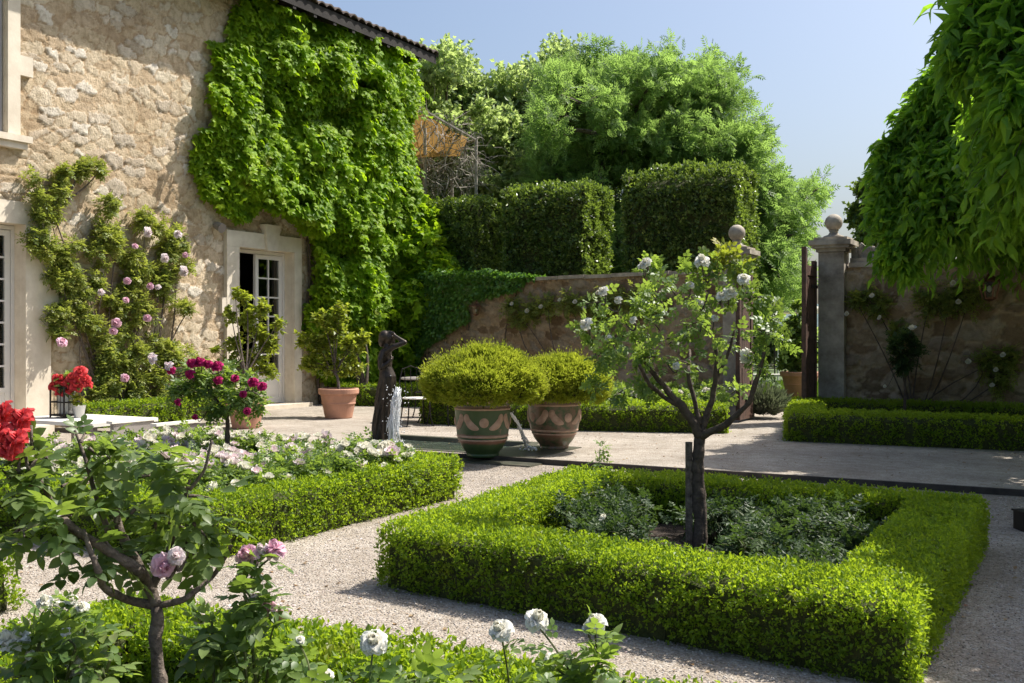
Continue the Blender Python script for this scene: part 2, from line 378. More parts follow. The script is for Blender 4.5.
def ovalleaf(w=.66, c=.14, f=.09):
    ys = [0, .12, .3, .52, .74, .9]; ws = [0, .55, .92, 1., .78, .42]
    V = [[0, 0, 0]]; 
    for y, k in zip(ys[1:], ws[1:]): z = -c * y * y; V += [[-w / 2 * k, y - .03, z + f * k], [0, y, z], [w / 2 * k, y - .03, z + f * k]]
    V.append([0, 1.04, -c * 1.1]); F = [[0, 2, 1, 1], [0, 3, 2, 2]]
    for r in range(4): a = 1 + 3 * r; F += [[a, a + 1, a + 4, a + 3], [a + 1, a + 2, a + 5, a + 4]]
    a = 13; F += [[a, a + 1, 16, 16], [a + 1, a + 2, 16, 16]]
    return np.array(V), np.array(F)
T_ROSE_HI = compound(ovalleaf(), 2, .44, .18, 62, span=(.35, 1.05))
T_BIG = hexleaf(.36, 1., .05, .3)
T_ROSE = compound(hexleaf(.68, 1., .07, .12), 2, .42, .18, 62, span=(.35, 1.05))
T_ROSE_LO = compound(kite(.66, 1., .08, .1), 2, .44, .18, 62, span=(.35, 1.05))
T_ASH = compound(kite(.34, 1., .03, .08), 4, .36, .3, 52, span=(.2, 1.))
T_WIS = compound(hexleaf(.42, 1., .04, .12), 5, .33, .35, 50, span=(.15, .95))
T_CREEP = compound(hexleaf(.7, 1., .06, .18), 1, .66, .2, 58, span=(.2, .55))
T_LIME = kite(.85, 1., .1, .15)
T_NARROW = kite(.22, 1., .04, .08)

# ------------------------------------------------------------------ roses
def bloom_mesh(color, hi):
    g = Geo(); rows, cols = (5, 5) if hi else (3, 3)
    layers = [(4, 8, .55, .26), (6, 20, .72, .34), (8, 36, .86, .4), (9, 54, .98, .44), (9, 72, 1.06, .48), (8, 90, 1.1, .5)] if hi else [(3, 14, .65, .42), (5, 45, .95, .6), (6, 78, 1.08, .7)]
    for li, (n, opn, L, W) in enumerate(layers):
        for k in range(n):
            az = 2 * PI * (k + .5 * li) / n + R.normal() * .22
            ph = math.radians(opn + R.normal() * 7); Lk = L * R.uniform(.88, 1.1) * .5
            u = np.linspace(-1, 1, cols)[None]; v = np.linspace(0, 1, rows)[:, None]
            w = W * .55 * np.sin(PI * (.12 + .72 * v)) * R.uniform(.9, 1.1)
            curl = ph + (v ** 2) * (.5 if li > 2 else -.35)
            r = Lk * v * np.sin(curl) + .02 + 0 * u - .12 * (u ** 2) * math.cos(ph) * v
            z = Lk * v * np.cos(curl) + 0 * u + .1 * (u ** 2) * math.sin(ph) * v + .03 * np.sin(3 * u + k) * v + .035 * np.sin(7 * u + 2.3 * k) * v ** 3
            t = u * w
            ca, sa = math.cos(az), math.sin(az)
            V = np.stack([r * ca - t * sa, r * sa + t * ca, z], -1).reshape(-1, 3)
            i = np.arange(rows - 1)[:, None] * cols; j = np.arange(cols - 1)[None]
            F = np.stack([i + j, i + j + 1, i + cols + j + 1, i + cols + j], -1).reshape(-1, 4)
            g.add(V, F, np.clip(R.normal(.3 + .17 * li, .15), 0, 1))
    o = g.build('bloom', PET[color], smooth=True); me = o.data
    bpy.data.objects.remove(o); return me
BLOOM = {(c, h): bloom_mesh(c, h) for c in PET for h in (0, 1)}
def bloom(parent, pos, size, color, face=None, hi=0):
    """size = diameter; face = direction the flower looks"""
    o = link('bloom', BLOOM[color, hi], parent)
    o.location = Vector([float(v) for v in (np.array(pos) - LOC[parent.name])])
    f = nrm(np.array([0, 0, 1.]) + R.normal(size=3) * .35 if face is None else np.array(face, float) + R.normal(size=3) * .2)
    o.rotation_euler = Vector([float(v) for v in f]).to_track_quat('Z', 'Y').to_euler()
    s = size / 1.1 * R.uniform(.88, 1.12); o.scale = (s, s, s * R.uniform(.85, 1.15))
    return o
def bez(a, b, c, n=7):
    t = np.linspace(0, 1, n)[:, None]; a, b, c = map(lambda q: np.array(q, float), (a, b, c))
    return (1 - t) ** 2 * a + 2 * t * (1 - t) * b + t * t * c

# ------------------------------------------------------------------ sprays of leaves round a set of clumps
def sprays(g, tpl, clumps, per_m2, nleaf, size, center=None, droop=.3, upw=.25, wood=None, spread=1.0, twig_len=.8, flat=.7, twr=.004, cb=.45, st0=.65):
    """clumps: list of (centre, radius or radii). Each clump throws out twigs, each twig carries leaves."""
    for c, r in clumps:
        c = np.array(c, float); r3 = np.broadcast_to(np.array(r, float), (3,)); rm = r3.mean()
        n = max(4, int(per_m2 * 4 * PI * rm * rm))
        d = rdir(n); d[:, 2] += upw
        if center is not None: d += nrm(c - np.array(center, float)) * cb
        d = nrm(d)
        st = c + rdir(n) * r3 * R.random((n, 1)) ** .5 * st0
        L = rm * twig_len * R.uniform(.5, 1.15, n)
        t = np.linspace(.15, 1, nleaf)[None, :] + R.uniform(-.08, .08, (n, nleaf))
        bend = np.array([0, 0, -1.]) * droop
        P = st[:, None] + d[:, None] * (L[:, None] * t)[..., None] * (r3 / rm) + bend * (L[:, None] * t ** 2)[..., None]
        ax = nrm(d[:, None] * .55 + rdir(n * nleaf).reshape(n, nleaf, 3) * .8 * spread + bend * .7)
        nm = nrm(rdir(n * nleaf).reshape(n, nleaf, 3) * (1 - flat) + up * flat)
        scatter(g, tpl, P.reshape(-1, 3), ax.reshape(-1, 3), nm.reshape(-1, 3), size * R.uniform(.65, 1.2, n * nleaf))
        if wood is not None:
            for k in range(0, n, 3):
                wood.tube([st[k], st[k] + d[k] * L[k] * .5 + bend * L[k] * .25, st[k] + d[k] * L[k] + bend * L[k]], [twr * 1.5, twr, twr * .4], 4, cap=False)
def limbs(wood, base, forks, clumps, r0, jitter=.15):
    for c, r in clumps:
        c = np.array(c, float); f = np.array(forks[int(np.argmin([np.linalg.norm(np.array(q) - c) for q in forks]))], float)
        mid = (f + c) / 2 + R.normal(size=3) * jitter * np.linalg.norm(c - f) * .5 + up * .1 * np.linalg.norm(c - f)
        wood.tube(bez(f, mid, c, 8), np.linspace(r0, r0 * .2, 8), 7)

# ------------------------------------------------------------------ clipped hedges
def hedge(name, pts, w, h, label, cat='hedge', closed=True, dens=5200, leaf=.024, mat='box', wob=.02, loc=None, z0=0.0, rnd_=.07, group=None, tall=False):
    """pts: centre line; leaves over a rounded section w x h; a dark inner mass of twigs"""
    pts = np.array(pts, float); n = len(pts)
    t = thing(name, label, cat, (*(pts.mean(0) if loc is None else loc), z0), group)
    m = []
    for i in range(n):
        a = pts[i] - pts[i - 1] if (closed or i > 0) else pts[1] - pts[0]
        b = pts[(i + 1) % n] - pts[i] if (closed or i < n - 1) else pts[-1] - pts[-2]
        a, b = nrm(a), nrm(b); na, nb = np.array([a[1], -a[0]]), np.array([b[1], -b[0]])
        mm = nrm(na + nb); m.append(mm / max(mm @ na, .3))
    m = np.array(m); segs = n if closed else n - 1
    def section(u01, inset, hh):                  # u01 in 0..1 round the section: left side up, top, right side down
        W = w / 2 - inset; H = hh - inset; rr = rnd_
        per = np.array([H - rr, rr * PI / 2, 2 * (W - rr), rr * PI / 2, H - rr]); cum = np.concatenate([[0], np.cumsum(per)]); s = u01 * cum[-1]
        x = np.zeros_like(s); z = np.zeros_like(s); nx = np.zeros_like(s); nz = np.zeros_like(s)
        k = s < cum[1]; x[k] = -W; z[k] = s[k]; nx[k] = -1
        k = (s >= cum[1]) & (s < cum[2]); a = (s[k] - cum[1]) / rr; x[k] = -W + rr - rr * np.cos(a); z[k] = H - rr + rr * np.sin(a); nx[k] = -np.cos(a); nz[k] = np.sin(a)
        k = (s >= cum[2]) & (s < cum[3]); x[k] = -W + rr + s[k] - cum[2]; z[k] = H; nz[k] = 1
        k = (s >= cum[3]) & (s < cum[4]); a = (s[k] - cum[3]) / rr; x[k] = W - rr + rr * np.sin(a); z[k] = H - rr + rr * np.cos(a); nx[k] = np.sin(a); nz[k] = np.cos(a)
        k = s >= cum[4]; x[k] = W; z[k] = H - rr - (s[k] - cum[4]); nx[k] = 1
        return x, z, nx, nz, cum[-1]
    g = Geo(); core = Geo()
    for i in range(segs):
        j = (i + 1) % n; L = np.linalg.norm(pts[j] - pts[i]); dr = nrm(pts[j] - pts[i]); nn = np.array([dr[1], -dr[0]])
        x, z, nx, nz, per = section(R.random(1), 0, h)
        nc = int(dens * L * per / 8); N_ = nc * 8; rep = lambda a: np.repeat(a, 8, 0)
        s = rep(R.random(nc)); x, z, nx, nz, _ = section(R.random(nc), 0, h); x, z, nx, nz = map(rep, (x, z, nx, nz))
        P = pts[i] + (pts[j] - pts[i]) * s[:, None] + x[:, None] * (m[i] * (1 - s[:, None]) + m[j] * s[:, None])
        P = np.column_stack([P, z + z0]); Nn = np.column_stack([nx[:, None] * nn, nz])
        dsp = (fbm(P, 5.5, 3) - .5) * 2 * wob + (fbm(P, 1.3, 9) - .5) * 2 * wob - np.abs(R.normal(size=N_)) * .022
        P = P + Nn * (dsp + rep(R.normal(size=nc)) * leaf * .3)[:, None] + R.normal(size=(N_, 3)) * leaf * .5; P[:, 2] = np.maximum(P[:, 2], z0 + .008)
        rv = np.clip(rep(R.normal(.42, .2, nc)) + R.normal(size=N_) * .16, 0, 1)
        if not tall:
            k = R.random(N_) < .25 + (P[:, 2] - z0) / .1; P, Nn, rv = P[k], Nn[k], rv[k]; N_ = len(P)
            for q in range(int(L / .05)):
                e, sg = R.random(), R.choice((-1, 1)); b = pts[i] + (pts[j] - pts[i]) * e + sg * (w / 2 - .035) * (m[i] * (1 - e) + m[j] * e)
                core.tube([[*b, z0], [*(b + R.normal(size=2) * .02), z0 + .16]], .004, 4, cap=False)
        ax = nrm(Nn * .55 + rdir(N_) * .85 + up * .3); no = nrm(Nn * .5 + rdir(N_) + up * .25)
        scatter(g, T_BOX, P, ax, no, leaf * R.uniform(.65, 1.35, N_), rv)
        # inner mass
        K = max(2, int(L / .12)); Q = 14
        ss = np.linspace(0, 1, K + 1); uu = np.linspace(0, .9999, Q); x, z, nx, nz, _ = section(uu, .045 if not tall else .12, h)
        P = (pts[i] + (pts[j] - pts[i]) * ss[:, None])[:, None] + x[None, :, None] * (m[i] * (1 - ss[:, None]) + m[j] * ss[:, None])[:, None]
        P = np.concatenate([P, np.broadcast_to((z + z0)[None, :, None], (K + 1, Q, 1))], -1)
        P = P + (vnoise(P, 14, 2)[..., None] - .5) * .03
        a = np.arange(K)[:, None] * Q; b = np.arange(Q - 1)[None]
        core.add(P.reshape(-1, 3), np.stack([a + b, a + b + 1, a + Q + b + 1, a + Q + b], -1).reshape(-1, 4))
    if not closed:
        for e, sg in ((0, -1), (n - 1, 1)):
            dr = nrm(pts[1] - pts[0]) if e == 0 else nrm(pts[-1] - pts[-2]); nn = np.array([dr[1], -dr[0]])
            N_ = int(dens * w * h); x = R.uniform(-.5, .5, N_) * w; z = R.random(N_) * h
            P = np.column_stack([pts[e] + x[:, None] * nn, z + z0]); Nn = np.broadcast_to(np.array([*(dr * sg), 0.]), (N_, 3))
            P = P + Nn * ((fbm(P, 5.5, 3) - .5) * 2 * wob - np.abs(R.normal(size=N_)) * .02)[:, None]
            scatter(g, T_BOX, P, nrm(Nn * .55 + rdir(N_) * .85 + up * .3), nrm(Nn * .5 + rdir(N_) + up * .25), leaf * R.uniform(.65, 1.3, N_))
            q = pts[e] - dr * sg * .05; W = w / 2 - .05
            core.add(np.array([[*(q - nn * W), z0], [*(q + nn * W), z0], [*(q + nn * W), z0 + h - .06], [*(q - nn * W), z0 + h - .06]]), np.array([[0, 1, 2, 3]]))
    # stray shoots above the clipped top
    N_ = int(26 * sum(np.linalg.norm(pts[(i + 1) % n] - pts[i]) for i in range(segs)))
    for i in range(segs):
        j = (i + 1) % n; K = int(30 * np.linalg.norm(pts[j] - pts[i])); s = R.random((K, 1)); x = R.uniform(-.5, .5, (K, 1)) * w * .95
        B = np.column_stack([pts[i] + (pts[j] - pts[i]) * s + x * (m[i] * (1 - s) + m[j] * s), np.full(K, z0 + h)])
        hh = R.uniform(.005, .03, K) * leaf / .024
        for q in range(5):
            tt = (q + 1) / 5
            P = B + np.column_stack([R.normal(size=(K, 2)) * .006, hh * tt])
            scatter(g, T_BOX, P, nrm(rdir(K) * .7 + up * .7), rdir(K), leaf * R.uniform(.6, 1.1, K), R.uniform(.5, 1, K))
    g.build('foliage', M[mat], t); core.build('branches', M['twig'], t)
    return t

# ------------------------------------------------------------------ rubble masonry with real relief
def rubble(U0, U1, V0, V1, res, seed, su=.42, sv=.24, relief=.045, drop=.3, bl=2.7, cov=.62):
    nu, nv = int((U1 - U0) / res) + 1, int((V1 - V0) / res) + 1
    u, v = np.meshgrid(np.linspace(U0, U1, nu), np.linspace(V0, V1, nv), indexing='ij')
    p3 = np.stack([u, v, u * 0 + seed], -1)
    uu = u + (fbm(p3, 3.0, seed, 3) - .5) * .3 + (fbm(p3, 13, seed + 2, 3) - .5) * .085; vv = v + (fbm(p3, 3.0, seed + 5, 3) - .5) * .24 + (fbm(p3, 13, seed + 7, 3) - .5) * .07
    cu, cv = np.floor(uu / su).astype(np.int64), np.floor(vv / sv).astype(np.int64)
    d1 = np.full(u.shape, 1e9); d2 = d1.copy(); idd = np.zeros(u.shape)
    zero = np.zeros_like(cu)
    for du in range(-2, 3):
        for dv in range(-2, 3):
            ci, cj = cu + du, cv + dv
            ru, rv, rk, rm = (_hash(ci + 1000, cj + 1000, zero + seed * 7 + q) for q in range(4))
            px = (ci + .5 + .5 * (cj % 2) + (ru - .5) * .75) * su; py = (cj + .5 + (rv - .5) * .8) * sv
            d = ((np.abs(uu - px) / su * .36) ** bl + (np.abs(vv - py) / sv * .33) ** bl) ** (1 / bl) + np.where(rm < drop, 9, 0)
            nw = d < d1
            d2 = np.where(nw, d1, np.minimum(d2, d)); idd = np.where(nw, rk, idd); d1 = np.where(nw, d, d1)
    edge = d2 - d1
    e = np.clip((edge - .009) / .03, 0, 1); e = e * e * (3 - 2 * e)
    cover = np.clip((fbm(p3, 2.6, seed + 9, 4) - cov) / .05, 0, 1)      # render smeared over part of the stones
    e = e * (1 - .6 * cover)
    hgt = e * relief * (.45 + .8 * idd) + (fbm(p3, 6, seed + 3, 4) - .5) * relief * .9 + (fbm(p3, 26, seed + 4, 2) - .5) * relief * .7
    return u, v, hgt, idd, 1 - e
def rubble_wall(name, mat, fn, U0, U1, V0, V1, res, seed, parent, holes=(), **kw):
    """fn(u, v, h) -> xyz"""
    u, v, h, idd, mo = rubble(U0, U1, V0, V1, res, seed, **kw)
    nu, nv = u.shape; P = fn(u, v, h)
    i = np.arange(nu - 1)[:, None] * nv; j = np.arange(nv - 1)[None]
    F = np.stack([i + j, i + nv + j, i + nv + j + 1, i + j + 1], -1)
    keep = np.ones(F.shape[:2], bool); uc = (u[:-1, :-1] + u[1:, 1:]) / 2; vc = (v[:-1, :-1] + v[1:, 1:]) / 2
    for (a, b, c, d) in holes: keep &= ~((uc > a) & (uc < b) & (vc > c) & (vc < d))
    g = Geo().add(P.reshape(-1, 3), F[keep], idd.ravel())
    return g.build(name, M[mat], parent, smooth=True, attrs={'mortar': mo.ravel()})
# ================================================================== SETTING
def sheet(name, x0, x1, y0, y1, z, mat, kind='structure'):
    g = Geo().add([[x0, y0, z], [x1, y0, z], [x1, y1, z], [x0, y1, z]], np.array([[0, 1, 2, 3]]))
    return struct(g.build(name, M[mat]), kind)
m_, nt_, out_ = mat_new('meadow')
p_ = N(nt_, 'ShaderNodeBsdfPrincipled', Roughness=.95)
nt_.links.new(ramp(nt_, [(.3, (.05, .085, .02)), (.7, (.1, .14, .035))], noise(nt_, .05, 6, geopos(nt_))).outputs[0], p_.inputs['Base Color']); nt_.links.new(p_.outputs[0], out_.inputs[0]); M['meadow'] = m_
sheet('ground', -4000, 4000, -4000, 4000, -.06, 'meadow')
sheet('gravel_path', WX, 9, -7, 10.84, 0, 'gravel')
CZ = .05                                        # courtyard level
PX0, PX1, PY0, PY1 = -8.75, -6.55, 11.15, 12.45   # pool
g = Geo()
for (a, b, c, d) in ((WX, 9, 10.86, PY0), (WX, PX0, PY0, PY1), (PX1, 9, PY0, PY1), (WX, 9, PY1, 19.8)):
    g.add([[a, c, CZ], [b, c, CZ], [b, d, CZ], [a, d, CZ]], np.array([[0, 1, 2, 3]]))
struct(g.build('courtyard', M['gravel_fine']))
g = Geo(); g.span((WX, 10.82, -.05), (9, 10.86, CZ + .012)); struct(g.build('kerb', M['kerb']))
sheet('path', -5.1, -3.6, 19.8, 27, CZ - .004, 'gravel_fine')
g = Geo()
g.span((PX0 - .12, PY0 - .12, -.5), (PX1 + .12, PY0, CZ + .008)); g.span((PX0 - .12, PY1, -.5), (PX1 + .12, PY1 + .12, CZ + .008))
g.span((PX0 - .12, PY0, -.5), (PX0, PY1, CZ + .008)); g.span((PX1, PY0, -.5), (PX1 + .12, PY1, CZ + .008)); g.span((PX0, PY0, -.5), (PX1, PY1, -.4))
tag(g.build('pool_basin', M['moss']), 'long sunken stone pool basin with wet mossy rim between statue and vases', 'pool')
u, v = np.meshgrid(np.linspace(PX0, PX1, 90), np.linspace(PY0, PY1, 45), indexing='ij')
w = (fbm(np.stack([u, v, u * 0], -1), 5, 2, 3) - .5) * .03
i = np.arange(89)[:, None] * 45; j = np.arange(44)[None]
struct(Geo().add(np.stack([u, v, w], -1).reshape(-1, 3), np.stack([i + j, i + 45 + j, i + 46 + j, i + j + 1], -1).reshape(-1, 4)).build('water', M['water'], smooth=True))
# far hills beyond the gate
g = Geo(); a = np.linspace(-.2, 1.35, 120); rr = 1500
ht = 26 + 42 * fbm(np.stack([a * 6, a * 0, a * 0], -1), 1.0, 4, 4)
bx, by = -np.sin(a) * rr, np.cos(a) * rr
V = np.concatenate([np.stack([bx * .75, by * .75, a * 0 - 1], -1), np.stack([bx * .9, by * .9, ht * .6], -1), np.stack([bx, by, ht], -1), np.stack([bx * 1.3, by * 1.3, a * 0 - 1], -1)])
k = np.arange(119); F = np.concatenate([np.stack([k + r * 120, k + 1 + r * 120, k + 121 + r * 120, k + 120 + r * 120], -1) for r in range(3)])
struct(g.add(V, F).build('hills', M['hill'], smooth=True))
# lawn beyond the gate
n = 26000; P = np.column_stack([R.uniform(-9, -1.5, n), R.uniform(19.8, 36, n), np.full(n, -.06)])
P = P[~((P[:, 0] > -5.1) & (P[:, 0] < -3.6) & (P[:, 1] < 27))]; n = len(P)
g = Geo(); scatter(g, kite(.25, 1, .05, .1), P, nrm(rdir(n) * .5 + up), rdir(n), R.uniform(.06, .12, n)); struct(g.build('grass', M['lawn']), 'stuff')

# ================================================================== HOUSE
house = thing('stone_house', 'two storey rubble stone house with dark tiled eaves, pale stone door surrounds', 'house', (WX, 14, 0))
HY0, HY1, HX = 6.5, 20.3, -22.0
holes = [(14.93, 16.5, -1, 3.17), (8.7, 10.37, -1, 3.17), (8.8, 10.07, 4.5, 6.75)]
rubble_wall('wall', 'house', lambda u, v, h: np.stack([WX + h, u, v], -1), HY0, HY1, 0, 8.3, .026, 3, house, holes, su=.31, sv=.15, relief=.023, drop=.2, cov=.78)
rubble_wall('wall', 'house', lambda u, v, h: np.stack([WX - u, HY1 + h, v], -1), -.03, 7.8, 0, 8.3, .07, 5, house, su=.3, sv=.18)
g = Geo(); g.add([[HX, HY0, 0], [HX, HY1, 0], [HX, HY1, 8.6], [HX, HY0, 8.6]], np.array([[0, 1, 2, 3]])); g.add([[HX, HY0, 0], [WX, HY0, 0], [WX, HY0, 8.3], [HX, HY0, 8.3]], np.array([[0, 1, 2, 3]]))
g.build('wall', M['limestone'], house)
# rooms behind the openings
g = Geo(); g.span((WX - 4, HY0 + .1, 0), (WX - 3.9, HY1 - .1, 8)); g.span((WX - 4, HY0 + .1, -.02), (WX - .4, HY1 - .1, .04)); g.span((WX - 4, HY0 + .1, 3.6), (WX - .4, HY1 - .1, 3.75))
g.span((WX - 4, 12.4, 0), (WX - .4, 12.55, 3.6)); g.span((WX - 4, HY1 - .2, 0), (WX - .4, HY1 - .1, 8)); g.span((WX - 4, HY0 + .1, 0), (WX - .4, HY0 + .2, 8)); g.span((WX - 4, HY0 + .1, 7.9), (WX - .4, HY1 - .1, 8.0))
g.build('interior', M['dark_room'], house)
def reveal(g, y0, y1, z0, z1, d=.45):             # the depth of the wall round an opening
    g.span((WX - d, y0 - .05, z0), (WX - .02, y0, z1)); g.span((WX - d, y1, z0), (WX - .02, y1 + .05, z1)); g.span((WX - d, y0 - .05, z1), (WX - .02, y1 + .05, z1 + .05))
PR = WX + .095
def casement(part, y0, y1, z0, zb, z1, cols, rows, x=WX - .24, name='door_leaf'):
    """a glazed leaf: solid panel below zb, panes above"""
    g = Geo(); s = .085; mu = .03
    g.span((x, y0, z0), (x + .06, y0 + s, z1)); g.span((x, y1 - s, z0), (x + .06, y1, z1))
    g.span((x + .002, y0 + s, z1 - s), (x + .058, y1 - s, z1)); g.span((x + .002, y0 + s, z0), (x + .058, y1 - s, z0 + .1))
    if zb > z0 + .12:
        g.span((x + .002, y0 + s, zb - .07), (x + .058, y1 - s, zb)); g.span((x + .015, y0 + s, z0 + .1), (x + .04, y1 - s, zb - .07)); g.span((x + .03, y0 + s + .06, z0 + .16), (x + .05, y1 - s - .06, zb - .13))
    for c in range(1, cols): yy = y0 + s + (y1 - y0 - 2 * s) * c / cols; g.span((x + .008, yy - mu / 2, zb), (x + .052, yy + mu / 2, z1 - s))
    for r in range(1, rows): zz = zb + (z1 - s - zb) * r / rows; g.span((x + .012, y0 + s, zz - mu / 2), (x + .048, y1 - s, zz + mu / 2))
    o = g.build('frame', M['whitewood'], part)
    Geo().add([[x + .03, y0 + s, zb], [x + .03, y1 - s, zb], [x + .03, y1 - s, z1 - s], [x + .03, y0 + s, z1 - s]], np.array([[0, 1, 2, 3]])).build('glass', M['glass'], part)
    return o
# door beside the creeper, left leaf swung inwards, right leaf shut
g = Geo(); reveal(g, 14.93, 16.5, 0, 3.17)
g.span((WX - .05, 14.6, 0), (PR, 14.928, 3.17)); g.span((WX - .05, 16.502, 0), (PR, 16.72, 3.17)); g.span((WX - .05, 14.6, 3.172), (PR - .004, 15.6, 3.47)); g.span((WX - .05, 16.0, 3.172), (PR - .004, 16.72, 3.47))
kx = PR + .05; kv = [[15.66, 3.15], [15.94, 3.15], [16.02, 3.66], [15.58, 3.66]]
g.add([[x, a, b] for x in (WX - .05, kx) for a, b in kv], [np.array([[0, 1, 2, 3], [4, 5, 6, 7], [0, 1, 5, 4], [1, 2, 6, 5], [2, 3, 7, 6], [3, 0, 4, 7]])])
g.span((WX - .05, 15.6, 3.172), (PR - .01, 16.0, 3.466)); g.span((WX - .05, 14.48, 1.9), (PR - .006, 14.6, 2.2)); g.span((WX - .45, 14.7, 0), (WX + .32, 16.8, .13))
g.build('door_surround', M['limestone'], house)
g = Geo(); x = WX - .27; g.span((x, 14.932, .13), (x + .1, 14.99, 3.16)); g.span((x, 16.44, .13), (x + .1, 16.498, 3.16)); g.span((x, 14.99, 3.1), (x + .1, 16.44, 3.16))
door = g.build('door', M['whitewood'], house); casement(door, 15.66, 16.43, .14, .74, 3.09, 2, 6)
g = Geo(); g.span((WX - 1.0, 15.0, .14), (WX - .28, 15.05, .7)); 
for zz in np.linspace(.7, 3.05, 7): g.span((WX - 1.0, 15.01, zz - .03), (WX - .28, 15.05, zz + .03))
for xx in (-1.0, -.64, -.33): g.span((WX + xx, 15.005, .14), (WX + xx + .06, 15.055, 3.08))
g.build('open_leaf', M['whitewood'], door)
g = Geo(); g.tube([[WX - .17, 15.72, 1.1], [WX - .12, 15.72, 1.1], [WX - .12, 15.82, 1.09]], .012, 6); g.build('handle', M['iron'], door)
# french window at the left edge
g = Geo(); reveal(g, 8.7, 10.37, 0, 3.17); g.span((WX - .05, 10.372, 0), (PR, 10.81, 3.17)); g.span((WX - .05, 8.26, 0), (PR, 8.698, 3.17)); g.span((WX - .05, 8.26, 3.172), (PR - .004, 10.81, 3.51)); g.span((WX - .45, 8.4, 0), (WX + .32, 10.7, .13))
g.span((WX - .05, 10.812, 1.9), (PR - .006, 10.95, 2.2))
g.build('window_surround', M['limestone'], house)
g = Geo(); g.span((x, 8.702, .13), (x + .1, 8.76, 3.16)); g.span((x, 10.31, .13), (x + .1, 10.368, 3.16)); g.span((x, 8.76, 3.1), (x + .1, 10.31, 3.16))
fw = g.build('french_window', M['whitewood'], house); casement(fw, 8.77, 9.53, .14, .7, 3.09, 2, 7); casement(fw, 9.54, 10.3, .14, .7, 3.09, 2, 7)
# upper window
g = Geo(); reveal(g, 8.8, 10.07, 4.5, 6.75)
g.span((WX - .05, 10.072, 4.5), (PR, 10.28, 6.75)); g.span((WX - .05, 8.58, 4.5), (PR, 8.798, 6.75)); g.span((WX - .05, 8.58, 6.752), (PR - .004, 10.28, 7.05)); g.span((WX - .05, 10.282, 5.42), (PR - .005, 10.5, 5.72))
g.span((WX - .05, 8.4, 4.4), (PR + .07, 10.44, 4.498)); g.span((WX - .05, 8.45, 4.3), (PR + .02, 10.39, 4.398))
g.build('window_surround', M['limestone'], house)
uw = Geo().span((WX - .3, 8.802, 4.5), (WX - .2, 8.86, 6.74)).span((WX - .3, 10.0, 4.5), (WX - .2, 10.06, 6.74)).span((WX - .295, 8.802, 6.705), (WX - .205, 10.06, 6.745)).build('window', M['greywood'], house)
casement(uw, 8.87, 9.43, 4.52, 4.6, 6.7, 1, 3); casement(uw, 9.44, 9.99, 4.52, 4.6, 6.7, 1, 3)
g = Geo(); g.span((WX - .17, 9.99, 4.52), (WX - .02, 10.055, 6.7)); g.build('shutter', M['greywood'], uw)
# roof
EX, RX, sl = WX + .84, -18.1, math.tan(math.radians(17))
ys = np.arange(HY0 - .4, HY1 + .46, .0265); xs = np.linspace(EX - .03, RX, 60)
yy, xx = np.meshgrid(ys, xs, indexing='ij'); t = EX - xx
zz = 8.06 + t * sl + .075 * np.abs(np.sin(yy * PI / .26)) ** .8 + .022 * (1 - (t / .37) % 1) + (vnoise(np.stack([np.floor(yy / .26), np.floor(t / .37), yy * 0], -1), 1.0, 3) - .5) * .025
ns, nx_ = len(ys), len(xs); V = np.stack([xx, yy, zz], -1)
low = V[:, 0] - [.004, 0, .03]
i = np.arange(ns - 1)[:, None] * nx_; j = np.arange(nx_ - 1)[None]
g = Geo().add(V.reshape(-1, 3), np.stack([i + j, i + nx_ + j, i + nx_ + j + 1, i + j + 1], -1).reshape(-1, 4))
k = np.arange(ns - 1); g.add(np.concatenate([V[:, 0], low]), np.stack([k, k + 1, ns + k + 1, ns + k], -1))
k = np.arange(nx_ - 1); lo2 = V[-1].copy(); lo2[:, 2] = 8.0 + t[-1] * sl; g.add(np.concatenate([V[-1], lo2]), np.stack([k, k + 1, nx_ + k + 1, nx_ + k], -1))
roof = g.build('roof', M['tile'], house)
g = Geo(); a, b = HY0 - .4, HY1 + .44
prof = [(EX - .09, 7.86), (EX - .09, 8.04 + .09 * sl), (RX, 8.04 + (EX - RX) * sl), (RX, 7.93 + (EX - RX) * sl), (WX, 7.95 + .84 * sl)]
g.add([[p, q, r] for q in (a, b) for p, r in prof], [np.array([[k, (k + 1) % 5, 5 + (k + 1) % 5, 5 + k] for k in range(5)]), np.array([[0, 1, 2, 3, 4], [5, 6, 7, 8, 9]])]); g.build('soffit', M['eave'], roof)
for q in np.arange(HY0 - .1, HY1 + .3, .62): Geo().add([[p, q + e, r] for e in (0, .09) for p, r in ((EX - .1, 7.8), (EX - .1, 7.87), (WX - .1, 7.95 + .9 * sl), (WX - .1, 7.82 + .9 * sl))], [np.array([[0, 1, 2, 3], [4, 5, 6, 7], [0, 1, 5, 4], [1, 2, 6, 5], [2, 3, 7, 6], [3, 0, 4, 7]])]).build('rafter', M['eave'], roof)
g = Geo().add([[RX, HY0 - .4, 8.05 + (EX - RX) * sl], [RX, HY1 + .44, 8.05 + (EX - RX) * sl], [HX - .8, HY1 + .44, 8.05], [HX - .8, HY0 - .4, 8.05]], np.array([[0, 1, 2, 3]])); g.build('rear_slope', M['tile'], roof)
g = Geo().add([[WX, HY1 - .01, 8.2], [RX, HY1 - .01, 8.0 + (EX - RX) * sl], [HX, HY1 - .01, 8.2]], np.array([[0, 1, 2]])); g.build('gable', M['limestone'], house)
p = wall_pt(219, 225, .15); t = thing('wall_spotlight', 'small grey spotlight fixed on stone wall beside the door lintel', 'light', p)
g = Geo(); g.span(p + [-.14, -.03, -.03], p + [-.05, .03, .03]); g.build('bracket', M['greymetal'], t)
g = Geo(); g.tube([p + [-.06, 0, 0], p + [.1, -.02, -.07]], [.07, .09], 12); g.build('lamp_head', M['greymetal'], t)

